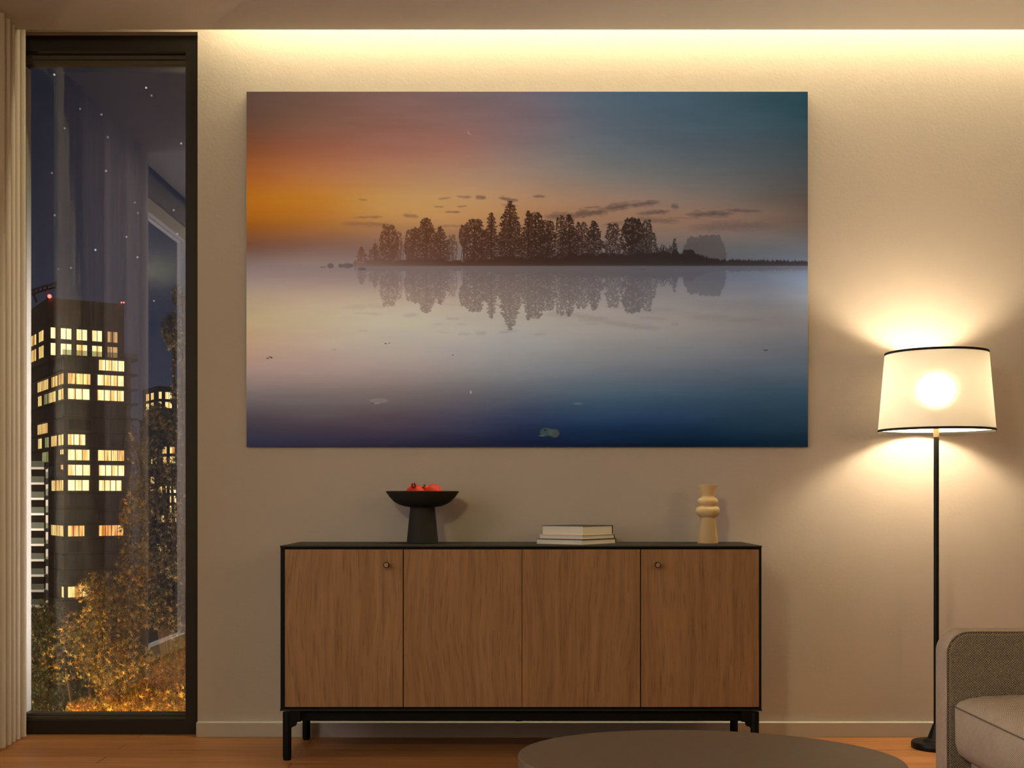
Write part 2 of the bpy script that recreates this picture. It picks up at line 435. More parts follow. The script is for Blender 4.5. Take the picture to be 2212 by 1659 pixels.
def add_lathe(bm, cx, cy, prof, seg=48, z0=0.0):
    """prof: list of (r, z); closed at r=0"""
    rings = []
    for r, z in prof:
        if r < 1e-6: rings.append([bm.verts.new((cx, cy, z0 + z))])
        else: rings.append([bm.verts.new((cx + r * math.cos(2 * math.pi * i / seg), cy + r * math.sin(2 * math.pi * i / seg), z0 + z)) for i in range(seg)])
    for a, b in zip(rings, rings[1:]):
        for i in range(seg):
            j = (i + 1) % seg
            if len(a) == 1 and len(b) == 1: continue
            if len(a) == 1: bm.faces.new((a[0], b[i], b[j]))
            elif len(b) == 1: bm.faces.new((a[i], a[j], b[0]))
            else: bm.faces.new((a[i], a[j], b[j], b[i]))

def lathe(cx, cy, prof, seg=48, z0=0.0):
    bm = bmesh.new(); add_lathe(bm, cx, cy, prof, seg, z0); return bm

def add_tube(bm, pts, rad, seg=10, caps=True, closed=False):
    pts = [Vector(p) for p in pts]; n = len(pts); rings = []
    rads = rad if isinstance(rad, (list, tuple)) else [rad] * n
    prev = None
    for i, p in enumerate(pts):
        a = pts[i - 1] if (i > 0 or closed) else p
        b = pts[(i + 1) % n] if (i < n - 1 or closed) else p
        t = (b - a).normalized()
        if prev is None:
            u = t.cross(Vector((0, 0, 1)))
            if u.length < 1e-3: u = t.cross(Vector((1, 0, 0)))
        else:
            u = prev - t * prev.dot(t)
        u.normalize(); prev = u; w = t.cross(u)
        rings.append([bm.verts.new(p + (u * math.cos(2 * math.pi * k / seg) + w * math.sin(2 * math.pi * k / seg)) * rads[i]) for k in range(seg)])
    pairs = list(zip(rings, rings[1:])) + ([(rings[-1], rings[0])] if closed else [])
    for a, b in pairs:
        for k in range(seg):
            bm.faces.new((a[k], a[(k + 1) % seg], b[(k + 1) % seg], b[k]))
    if caps and not closed:
        bm.faces.new(rings[0][::-1]); bm.faces.new(rings[-1])

def tube(pts, rad, seg=10, caps=True, closed=False):
    bm = bmesh.new(); add_tube(bm, pts, rad, seg, caps, closed); return bm

def add_sweep(bm, sections, caps=True):
    """sections: list of equal-length lists of points (closed outlines)"""
    rings = [[bm.verts.new(p) for p in s] for s in sections]
    n = len(rings[0])
    for a, b in zip(rings, rings[1:]):
        for k in range(n): bm.faces.new((a[k], a[(k + 1) % n], b[(k + 1) % n], b[k]))
    if caps:
        bm.faces.new(rings[0][::-1]); bm.faces.new(rings[-1])

def round_rect(x0, x1, z0, z1, r, seg=8):
    out = []
    for (cx, cz, a0) in ((x1 - r, z1 - r, 0), (x0 + r, z1 - r, 90), (x0 + r, z0 + r, 180), (x1 - r, z0 + r, 270)):
        for k in range(seg + 1):
            a = math.radians(a0 + 90 * k / seg); out.append((cx + r * math.cos(a), cz + r * math.sin(a)))
    return out

# ------------------------------------------------------------------ the room
XL = -2.12; YW = 4.83; ZC = 2.78; ZT = 3.12; SOFFIT = 4.704
OPEN_R = -1.279; OPEN_T = 2.82
def struct(name, bm, mat):
    return tag(obj(name, bm, mat), kind='structure')

struct('floor', box(XL - 0.2, X_R + 0.2, Y_REAR - 0.2, YW + 0.2, -0.25, 0.0), M['floor'])
bm = bmesh.new()
add_box(bm, OPEN_R, X_R + 0.2, YW, YW + 0.25, -0.2, ZT + 0.1)
add_box(bm, XL - 0.2, OPEN_R, YW, YW + 0.25, OPEN_T, ZT + 0.1)
struct('wall_back', bm, M['wall'])
struct('wall_right', box(X_R, X_R + 0.2, Y_REAR, YW, 0, ZT), M['wall'])
struct('wall_rear', box(XL, X_R, Y_REAR - 0.2, Y_REAR, 0, ZT), M['wall'])
WIN2_T = 2.70
bm = bmesh.new()                                   # left wall, nearly all glass
add_box(bm, XL - 0.2, XL, Y_REAR - 0.2, YW, WIN2_T, ZT)
add_box(bm, XL - 0.2, XL, Y_REAR - 0.2, -1.6, 0, WIN2_T)
add_box(bm, XL - 0.2, XL, 4.34, YW, 0, WIN2_T)
struct('wall_left', bm, M['wall'])
bm = bmesh.new()
add_box(bm, XL + 0.10, X_R - 0.14, Y_REAR + 0.14, SOFFIT, ZC, ZC + 0.10)      # lowered ceiling with light gaps round it
add_box(bm, XL - 0.2, X_R + 0.2, Y_REAR - 0.2, YW + 0.25, ZT, ZT + 0.1)
struct('ceiling', bm, M['ceiling'])
YB = 4.805
bm = bmesh.new(); add_box(bm, OPEN_R, X_R, YB, YW, 0.0, 0.060, 0.002, 1)
struct('baseboard_back', bm, M['baseboard'])
struct('baseboard_right', box(X_R - 0.02, X_R, Y_REAR, YB, 0, 0.06), M['baseboard'])

# window_1: the tall dark window in the back wall
YF = 4.868
w1 = thing('window_1', None, None, (-1.70, YF, 0)); w1['kind'] = 'structure'
def frame_bm(x0, x1, z0, z1, y0, y1, tl, tr, tb, tt):
    bm = bmesh.new()
    add_box(bm, x0, x0 + tl, y0, y1, z0, z1); add_box(bm, x1 - tr, x1, y0, y1, z0, z1)
    add_box(bm, x0 + tl, x1 - tr, y0, y1, z0, z0 + tb); add_box(bm, x0 + tl, x1 - tr, y0, y1, z1 - tt, z1)
    return bm
FR = -1.338
obj('frame', frame_bm(XL, OPEN_R, 0.0, OPEN_T, YF, YF + 0.10, 0.10, OPEN_R - FR, 0.056, 0.062), M['frame'], w1)
zb0, zb1 = 0.056, OPEN_T - 0.062
bm = bmesh.new()                                   # glazing beads, stepped back behind the frame face
for (a, b2, y0) in ((zb1 - 0.017, zb1, YF + 0.045), (zb1 - 0.034, zb1 - 0.017, YF + 0.055)):
    add_box(bm, XL + 0.1, FR, y0, YF + 0.10, a, b2 - 0.002)
for (a, b2, y0) in ((zb0, zb0 + 0.010, YF + 0.03), (zb0 + 0.012, zb0 + 0.020, YF + 0.05)):
    add_box(bm, XL + 0.1, FR, y0, YF + 0.10, a, b2)
obj('glazing_bead', bm, M['bead'], w1)
obj('jamb_lining', box(-2.05, P(57, 0, 4.950).x, 4.950, 4.998, zb0 + 0.02, zb1 - 0.034), M['pale_frame'], w1)
o = obj('pane', box(XL + 0.1, FR, YF + 0.070, YF + 0.078, zb0 + 0.015, zb1 - 0.03), M['glass'], w1)

# window_2: the glazed left side of the room, seen in the glass
w2 = thing('window_2', None, None, (XL, 1.5, 0)); w2['kind'] = 'structure'
bm = bmesh.new()
x0, x1 = XL - 0.09, XL - 0.02
add_box(bm, x0, x1, -1.6, 4.34, 0.0, 0.085); add_box(bm, x0, x1, -1.6, 4.34, WIN2_T - 0.08, WIN2_T)
for y in (-1.6, 0.2, 1.96, 4.26): add_box(bm, x0, x1, y, y + 0.08, 0.085, WIN2_T - 0.08)
obj('frame', bm, M['pale_frame'], w2)
for y in (-1.52, 0.28, 2.04):
    obj('pane', box(XL - 0.06, XL - 0.052, y, y + (1.72 if y < -1 else 1.68 if y < 2 else 2.22), 0.085, WIN2_T - 0.08), M['glass'], w2)

# ------------------------------------------------------------------ sheer curtain
def curtain():
    rng = random.Random(4)
    bm = bmesh.new()
    ys = []; y = 4.775; pts = []
    ph = 0.0; yy = 3.52; n = 0
    step = 0.0035
    lam = 0.052
    while yy < 4.775:
        if n % 8 == 0: lam = rng.uniform(0.040, 0.064)
        ph += 2 * math.pi * step / lam
        amp = 0.019 + 0.006 * math.sin(yy * 21)
        s = math.sin(ph)
        x = -1.957 + amp * (abs(s) ** 0.45) * (1 if s > 0 else -1)
        pts.append((x, yy)); yy += step; n += 1
    zs = [0.012, 0.3, 0.9, 1.5, 2.1, 2.6, ZC + 0.03]
    rows = []
    for k, z in enumerate(zs):
        f = 1.0 + 0.15 * (1 - z / ZC)
        rows.append([bm.verts.new((-1.957 + (x + 1.957) * f, y, z)) for x, y in pts])
    for a, b in zip(rows, rows[1:]):
        for i in range(len(a) - 1): bm.faces.new((a[i], a[i + 1], b[i + 1], b[i]))
    o = obj('sheer_curtain', bm, M['curtain'], None, True, None, 80)
    tag(o, 'floor-length beige sheer curtain hanging in narrow folds at the left edge', 'curtain')
    return o
curtain()

# ------------------------------------------------------------------ sideboard
YS = 4.38
sb = thing('sideboard', 'long low sideboard with four oak doors in a black frame on black legs', 'sideboard', (0.014, 4.585, 0))
def fx(px, Y=YS): return (px - VPX) / FPX * Y
def fz(py, Y=YS): return EYE - (py - VPY) / FPX * Y
SX0, SX1 = fx(605.4), fx(1645.4); SB = 4.79
bm = bmesh.new()
add_box(bm, SX0, SX0 + 0.016, YS + 0.004, SB, fz(1532), fz(1182.5))
add_box(bm, SX1 - 0.016, SX1, YS + 0.004, SB, fz(1532), fz(1182.5))
add_box(bm, SX0 + 0.016, SX1 - 0.016, SB - 0.01, SB, fz(1532), fz(1182.5))
add_box(bm, SX0 + 0.016, SX1 - 0.016, YS + 0.010, SB - 0.01, fz(1187), fz(1182.5))
add_box(bm, SX0 + 0.016, SX1 - 0.016, YS + 0.010, SB - 0.01, fz(1532), fz(1527.6))
add_box(bm, fx(1126.5), fx(1128.5), YS + 0.03, SB - 0.01, fz(1527.6), fz(1187))
obj('carcass', bm, M['black'], sb)
obj('top_panel', box(fx(604.6), fx(1646.2), YS, SB, fz(1182.5), 0.780, 0.0012, 1), M['black_top'], sb)
obj('bottom_panel', box(fx(604.6), fx(1646.2), YS, SB, fz(1535.8), fz(1532)), M['black_top'], sb)
doors = []
for a, b2 in ((615.2, 870.0), (872.0, 1127.1), (1128.1, 1382.9), (1385.0, 1639.8)):
    d = obj('door', box(fx(a), fx(b2), YS + 0.002, YS + 0.022, fz(1527.6), fz(1187.0), 0.0008, 1), M['oak'], sb,
            origin=(fx((a + b2) / 2), YS + 0.01, fz(1357)))
    doors.append(d)
def knob(door, px, py):
    x, z = fx(px, YS - 0.02), fz(py, YS - 0.02)
    bm = bmesh.new()
    def ring(r, y, seg=28): return [bm.verts.new((x + r * math.cos(2 * math.pi * i / seg), y, z + r * math.sin(2 * math.pi * i / seg))) for i in range(seg)]
    prof = [(0.0065, YS + 0.002), (0.0065, YS - 0.012), (0.0105, YS - 0.014), (0.0108, YS - 0.026), (0.0100, YS - 0.027), (0.0086, YS - 0.027), (0.0086, YS - 0.0255)]
    rs = [ring(r, y) for r, y in prof]
    for a, b in zip(rs, rs[1:]):
        for i in range(28): bm.faces.new((a[i], a[(i + 1) % 28], b[(i + 1) % 28], b[i]))
    bm.faces.new(rs[0]); bm.faces.new(rs[-1])
    k = obj('knob', bm, M['black'], door, True, (x, YS - 0.01, z))
    bm = bmesh.new(); r = ring(0.0084, YS - 0.0262); bm.faces.new(r)
    r2 = ring(0.0084, YS - 0.0255)
    bm.faces.new(r2[::-1])
    for i in range(28): bm.faces.new((r[i], r[(i + 1) % 28], r2[(i + 1) % 28], r2[i]))
    tag(obj('knob_inlay', bm, M['knob_face'], k), 'oak disc set in the black knob')
M['knob_face'] = plain('oak_disc', (0.27, 0.155, 0.075, 1), 0.55, 0, 0.3)
knob(doors[0], 834.5, 1220.3); knob(doors[3], 1420.8, 1220.3)
# underframe: rails, cast corner brackets, round legs
RZ0, RZ1 = fz(1555.5, 4.42), fz(1535.8) - 0.001
bm = bmesh.new()
LXa, LXb = fx(620.2, 4.392), fx(1630.4, 4.392)
add_box(bm, LXa + 0.02, LXb - 0.02, 4.405, 4.435, RZ0, RZ1 + 0.001)
add_box(bm, LXa + 0.02, LXb - 0.02, 4.745, 4.770, RZ0 + 0.004, RZ1 + 0.001)
for x in (LXa + 0.02, LXb - 0.05): add_box(bm, x, x + 0.03, 4.435, 4.745, RZ0 + 0.006, RZ1 + 0.001)
add_box(bm, -0.005, 0.02, 4.41, 4.77, RZ0 - 0.003, RZ0)
obj('underframe', bm, M['black'], sb)
def leg(x, y, sgn):
    bm = bmesh.new()
    r = 0.0155
    add_lathe(bm, x, y, [(0, 0), (r * 0.9, 0), (r * 0.9, 0.008), (r, 0.0085), (r, RZ1 - 0.008), (r * 0.93, RZ1 - 0.004), (0, RZ1 - 0.003)], 24)
    l = obj('leg', bm, M['black'], sb, True, (x, y, 0))
    # stepped bracket between leg and rail
    zt = RZ1; prof = [(0.010, zt), (0.050, zt), (0.050, RZ0), (0.040, RZ0), (0.034, RZ0 - 0.006), (0.034, RZ0 - 0.012), (0.030, RZ0 - 0.016), (0.023, RZ0 - 0.017), (0.016, RZ0 - 0.024), (0.010, RZ0 - 0.026)]
    bm = bmesh.new()
    add_sweep(bm, [[(x + sgn * a, y - 0.009, z) for a, z in prof], [(x + sgn * a, y + 0.009, z) for a, z in prof]])
    obj('corner_bracket', bm, M['black'], l)
for x, s in ((LXa, 1), (LXb, -1)): leg(x, 4.392, s)
for x, s in ((fx(661.9, 4.765), 1), (fx(1585.5, 4.765), -1)): leg(x, 4.765, s)

# ------------------------------------------------------------------ bowl with pomegranates
TOPZ = 0.780
BX, BY = (912.7 - VPX) / FPX * 4.66, 4.66
bowl = thing('pedestal_bowl', 'wide black pedestal bowl holding two red pomegranates on the sideboard', 'bowl', (BX, BY, TOPZ))
H = 0.2005
prof = [(0, 0.139), (0.0475, 0.1385), (0.07, 0.1415), (0.0905, 0.1485), (0.110, 0.1595), (0.1265, 0.1775), (0.1375, 0.1925), (0.1405, H - 0.004), (0.1402, H - 0.0008), (0.1390, H),
        (0.1365, H - 0.001), (0.130, 0.1905), (0.110, 0.171), (0.085, 0.158), (0.05, 0.1505), (0, 0.149)]
obj('bowl', lathe(BX, BY, prof, 96, TOPZ), M['stone'], bowl, True)
obj('foot', lathe(BX, BY, [(0, 0), (0.0600, 0), (0.0612, 0.001), (0.0475, 0.1388), (0, 0.1388)], 72, TOPZ), M['stone'], bowl, True)

def pomegranate(px, py, Y, r, axis, label):
    c = P(px, py, Y)
    t = thing('pomegranate', label, 'pomegranate', (c.x, c.y, c.z - r), 'pomegranates in the bowl')
    rot = Vector((0, 0, 1)).rotation_difference(Vector(axis).normalized()).to_matrix().to_4x4()
    bm = bmesh.new()
    prof = []
    for k in range(25):
        a = -math.pi / 2 + math.pi * k / 24
        rr = r * math.cos(a); zz = r * math.sin(a) * 0.97
        if k >= 23: rr = r * (0.24 if k == 23 else 0.21); zz = r * (0.985 if k == 23 else 1.12)
        prof.append((max(rr, 0), zz))
    prof[0] = (0, -r * 0.97); prof.append((0, r * 1.05))
    add_lathe(bm, 0, 0, prof, 48)
    for v in bm.verts:                                   # soft flats round the fruit
        a = math.atan2(v.co.y, v.co.x); f = 1 + 0.018 * math.cos(6 * a) * (1 - (v.co.z / r) ** 2 * 0.8)
        v.co.x *= f; v.co.y *= f
    bmesh.ops.transform(bm, matrix=Matrix.Translation(c) @ rot, verts=bm.verts)
    obj('fruit', bm, M['pomegranate'], t, True, None, 60)
    bm = bmesh.new()
    for k in range(6):                                   # pointed crown lobes
        a = 2 * math.pi * k / 6 + 0.2
        da = 0.42
        b0 = [(r * 0.21 * math.cos(a + s), r * 0.21 * math.sin(a + s), r * 1.08) for s in (-da, da)]
        m0 = [(r * 0.27 * math.cos(a + s), r * 0.27 * math.sin(a + s), r * 1.20) for s in (-da * 0.8, da * 0.8)]
        tip = (r * 0.25 * math.cos(a), r * 0.25 * math.sin(a), r * 1.36)
        ins = [(x * 0.86, y * 0.86, z) for x, y, z in b0 + m0]
        tin = (tip[0] * 0.88, tip[1] * 0.88, tip[2] - 0.001)
        vo = [bm.verts.new(p) for p in b0 + m0 + [tip]]; vi = [bm.verts.new(p) for p in ins + [tin]]
        bm.faces.new((vo[0], vo[1], vo[3], vo[2])); bm.faces.new((vo[2], vo[3], vo[4]))
        bm.faces.new((vi[1], vi[0], vi[2], vi[3])); bm.faces.new((vi[3], vi[2], vi[4]))
        for p, q in ((0, 2), (2, 4), (4, 3), (3, 1), (1, 0)): bm.faces.new((vo[p], vo[q], vi[q], vi[p]))
    bmesh.ops.transform(bm, matrix=Matrix.Translation(c) @ rot, verts=bm.verts)
    obj('crown', bm, M['crown'], t)
pomegranate(896.5, 1066.8, 4.645, 0.0368, (-0.06, -0.62, 0.72), 'left pomegranate in the black bowl, its dry crown facing the viewer')
pomegranate(935.2, 1066.0, 4.665, 0.0372, (-0.86, -0.20, 0.66), 'right pomegranate in the black bowl, its crown leaning left')

# ------------------------------------------------------------------ books
def book(z0, h, corner, d1, L1, L2, covers, label, name='book'):
    """corner: front corner; d1: unit direction of the left page edge, L1 its length, L2 the other side"""
    d2 = Vector((d1.y, -d1.x, 0)) if d1.x < 0 else Vector((-d1.y, d1.x, 0))
    if d2.x < 0: d2 = -d2
    c = Vector((corner.x, corner.y, z0))
    t = thing('book', label, 'book', c + d1 * L1 / 2 + d2 * L2 / 2, 'books stacked on the sideboard')
    def slab(a0, a1, b0, b1, za, zb):
        bm = bmesh.new()
        lo = [c + d1 * a + d2 * b + Vector((0, 0, za)) for a, b in ((a0, b0), (a1, b0), (a1, b1), (a0, b1))]
        up = [p + Vector((0, 0, zb - za)) for p in lo]
        vl = [bm.verts.new(p) for p in lo]; vu = [bm.verts.new(p) for p in up]
        bm.faces.new(vl[::-1]); bm.faces.new(vu)
        for i in range(4): bm.faces.new((vl[i], vl[(i + 1) % 4], vu[(i + 1) % 4], vu[i]))
        return bm
    th = 0.0016
    obj('page_block', slab(0.002, L1 - 0.002, 0.002, L2 - 0.003, th, h - th), M['paper'], t)
    obj('cover', slab(0, L1, 0, L2, 0, th), covers[0], t)
    obj('cover', slab(0, L1, 0, L2, h - th, h), covers[1], t)
    obj('spine', slab(0, L1, L2 - 0.003, L2 + 0.0005, 0, h), covers[2], t)
ang = math.radians(36)
d1 = Vector((-math.cos(ang), math.sin(ang), 0))
ck = Vector(((1257.0 - VPX) / FPX * 4.462, 4.462, 0))
book(TOPZ, 0.0188, ck, d1, 0.206, 0.242, (M['cover_tan'], M['cover_black'], M['cover_brown']), 'thin pale book at the bottom of the stack on the sideboard')
book(TOPZ + 0.0188, 0.0162, ck + Vector((0.002, 0.004, 0)), d1, 0.196, 0.229, (M['cover_brown'], M['cover_tan'], M['cover_brown']), 'thinnest book in the middle of the stack on the sideboard')
book(TOPZ + 0.035, 0.0345, ck + Vector((0.0045, 0.008, 0)), d1, 0.185, 0.211, (M['cover_tan'], M['cover_black'], M['cover_black']), 'thickest book with black spine on top of the stack')

# ------------------------------------------------------------------ vase
VX, VY = (1529 - VPX) / FPX * 4.64, 4.64
prof = [(0, 0), (0.0390, 0), (0.0397, 0.0012), (0.0289, 0.0965), (0.0300, 0.0990), (0.0337, 0.1020), (0.0380, 0.1060), (0.0430, 0.1125), (0.0457, 0.1195), (0.0464, 0.1265),
        (0.0452, 0.1325), (0.0415, 0.1378), (0.0350, 0.1412), (0.0318, 0.1430), (0.0318, 0.1448), (0.0342, 0.1470), (0.0375, 0.1515), (0.0390, 0.1570), (0.0392, 0.1610), (0.0382, 0.1660),
        (0.0350, 0.1705), (0.0300, 0.1742), (0.0258, 0.1768), (0.0238, 0.1800), (0.0236, 0.1830), (0.0250, 0.1880), (0.0366, 0.2225), (0.0362, 0.2230), (0.0350, 0.2226), (0.0232, 0.186), (0.021, 0.18), (0, 0.179)]
o = obj('vase', lathe(VX, VY, prof, 72, TOPZ), M['vase'], None, True, (VX, VY, TOPZ), 50)
tag(o, 'small cream ceramic vase with two ring bulges and a flared neck', 'vase')

# ------------------------------------------------------------------ floor lamp
LX, LY = (2022.5 - VPX) / FPX * 4.60, 4.60
lamp = thing('floor_lamp', 'lit black floor lamp with a cream drum shade edged in black', 'floor lamp', (LX, LY, 0))
obj('base', lathe(LX, LY, [(0, 0), (0.090, 0), (0.092, 0.003), (0.092, 0.020), (0.088, 0.025), (0.050, 0.027), (0.046, 0.034), (0.040, 0.036), (0.032, 0.040), (0.013, 0.090), (0, 0.091)], 64), M['metal_black'], lamp, True)
ZB0, ZB1 = 1.206, 1.508
obj('pole', lathe(LX, LY, [(0, 0.085), (0.0098, 0.085), (0.0098, 1.186), (0, 1.187)], 24), M['metal_black'], lamp, True)
obj('socket', lathe(LX, LY, [(0, 1.186), (0.0105, 1.186), (0.0105, 1.235), (0.018, 1.240), (0.018, 1.300), (0.012, 1.305), (0, 1.305)], 24), M['brass'], lamp, True)
R0, R1 = 0.2140, 0.1885
th = 0.0012
sh = obj('lamp_shade', lathe(LX, LY, [(R0, ZB0), (R1, ZB1)], 96), M['shade'], lamp, True)
for (r, z) in ((R0, ZB0), (R1, ZB1)):
    s = (R1 - R0) / (ZB1 - ZB0)
    bh = 0.0088 if z == ZB0 else -0.0088
    ra, rb = r, r + s * bh
    bm = lathe(LX, LY, [(ra - 0.001, z), (ra + 0.0012, z), (rb + 0.0012, z + bh), (rb - 0.001, z + bh), (ra - 0.001, z)], 96)
    tag(obj('shade_rim', bm, M['trim_black'], sh, True), 'black band round the shade edge')
bm = bmesh.new()
for a in (200, 320, 80):
    a = math.radians(a); dx, dy = math.cos(a), math.sin(a)
    add_tube(bm, [(LX + dx * (R1 - 0.001), LY + dy * (R1 - 0.001), ZB1 - 0.004), (LX + dx * 0.16, LY + dy * 0.16, ZB1 - 0.022), (LX + dx * 0.02, LY + dy * 0.02, 1.295)], 0.0015, 6)
obj('shade_carrier', bm, M['metal_black'], lamp)
bm = bmesh.new(); bmesh.ops.create_icosphere(bm, subdivisions=3, radius=0.052)
bmesh.ops.translate(bm, verts=bm.verts, vec=(LX, LY, 1.362))
obj('bulb', bm, M['bulb'], lamp, True, None, 180)

# ------------------------------------------------------------------ coffee table (oval top)
TC = Vector((0.442, 2.79, 0)); TZ = 0.350
ct = thing('coffee_table', 'low brown oval coffee table in front of the sideboard', 'coffee table', TC)
ta, tb_, trot = 0.443, 0.335, math.radians(-10)
def oval(f, z, seg=120):
    out = []
    for k in range(seg):
        a = 2 * math.pi * k / seg
        x, y = ta * f * math.cos(a), tb_ * f * math.sin(a)
        out.append(Vector((TC.x + x * math.cos(trot) - y * math.sin(trot), TC.y + x * math.sin(trot) + y * math.cos(trot), z)))
    return out
bm = bmesh.new()
add_sweep(bm, [oval(0.985, TZ - 0.045), oval(1.0, TZ - 0.040), oval(1.0, TZ - 0.002), oval(0.996, TZ)])
obj('tabletop', bm, M['table'], ct, True)
bm = bmesh.new()
add_sweep(bm, [oval(0.62, 0.0), oval(0.60, 0.02), oval(0.42, TZ - 0.045)])
obj('pedestal', bm, M['table'], ct, True)

# ------------------------------------------------------------------ sofa (its far arm and seat are in view)
sofa = thing('sofa', 'grey-beige woven sofa with rounded arm at the right edge', 'sofa', (1.6, 2.3, 0))
AY0, AY1 = 3.300, 3.405
ax0, ax1 = 1.1735, 2.10; az0, az1 = 0.10, 0.588
secs = []
for y, ins in ((AY0, 0.004), (AY0 + 0.004, 0.0), (AY1 - 0.03, 0.0), (AY1 - 0.012, 0.004), (AY1 - 0.003, 0.012), (AY1, 0.024)):
    secs.append([(x, y, z) for x, z in round_rect(ax0 + ins, ax1 - ins, az0 + ins, az1 - ins, 0.062, 10)])
bm = bmesh.new(); add_sweep(bm, secs)
obj('arm', bm, M['fabric'], sofa, True)
ins = 0.0035
secs = [[(x, y, z) for x, z in round_rect(ax0 + i2, ax1 - i2, az0 + i2, az1 - i2, 0.058, 10)] for y, i2 in ((AY0 - 0.007, 0.012), (AY0 - 0.005, 0.006), (AY0 + 0.002, ins))]
bm = bmesh.new(); add_sweep(bm, secs)
tag(obj('arm_panel', bm, M['fabric_coarse_shaded'], sofa, True), 'coarse-woven inner panel of the arm, shade painted darker')
bm = tube([(x, AY0 - 0.0005, z) for x, z in round_rect(ax0 + 0.003, ax1 - 0.003, az0 + 0.003, az1 - 0.003, 0.060, 10)], 0.0016, 6, False, True)
obj('piping', bm, M['piping'], sofa, True)
# seat cushion, front facing left
cs = [(1.26, 0.236), (1.215, 0.242), (1.195, 0.258), (1.1875, 0.285), (1.1865, 0.33), (1.1860, 0.3835), (1.1900, 0.3905), (1.202, 0.4015), (1.225, 0.411), (1.262, 0.4175), (1.33, 0.421), (1.55, 0.424), (1.90, 0.422), (1.90, 0.236)]
ccx, ccz = 1.55, 0.33
YC1 = AY0 - 0.010
secs = []
for y, f in ((YC1, 0.0), (YC1 - 0.004, 0.35), (YC1 - 0.012, 0.65), (YC1 - 0.03, 0.88), (YC1 - 0.07, 1.0), (2.45, 1.0), (1.62, 1.0), (1.58, 0.8), (1.56, 0.3)):
    row = []
    for i, (x, z) in enumerate(cs):
        if y > 3: zz = z if i <= 5 or i == 13 else 0.3835 + (z - 0.3835) * (0.45 + 0.55 * f)
        else: zz = z
        xx = x + (1 - f) * 0.010 if i <= 6 else x
        row.append((xx, y, zz))
    secs.append(row)
bm = bmesh.new(); add_sweep(bm, secs)
cu = obj('seat_cushion', bm, M['fabric'], sofa, True, None, 60)
bm = tube([(1.1965, YC1 + 0.001, 0.384), (1.1895, YC1 - 0.012, 0.385), (1.1865, YC1 - 0.03, 0.3853), (1.1858, YC1 - 0.07, 0.3855), (1.1858, 2.5, 0.3855), (1.1858, 1.62, 0.3855)], 0.0020, 8)
obj('piping', bm, M['piping'], cu, True)
obj('seat_base', box(1.235, 1.95, 1.56, AY0 - 0.008, 0.10, 0.236, 0.012, 3), M['fabric'], sofa, True)
bm = bmesh.new()
secs = [[(x, y, z) for x, z in round_rect(1.90, 2.12, 0.11, 0.74, 0.06, 8)] for y in (1.45, AY0 - 0.008)]
add_sweep(bm, secs)
obj('backrest', bm, M['fabric'], sofa, True)
for x in (1.30, 1.98):
    for y in (1.66, 3.2):
        obj('leg', lathe(x, y, [(0, 0), (0.018, 0), (0.022, 0.10), (0, 0.101)], 20), M['metal_black'], sofa, True)

# ------------------------------------------------------------------ the lake print
PX0, PX1, PY0, PY1 = 532.5, 1745.0, 198.0, 965.0
YP = 4.812

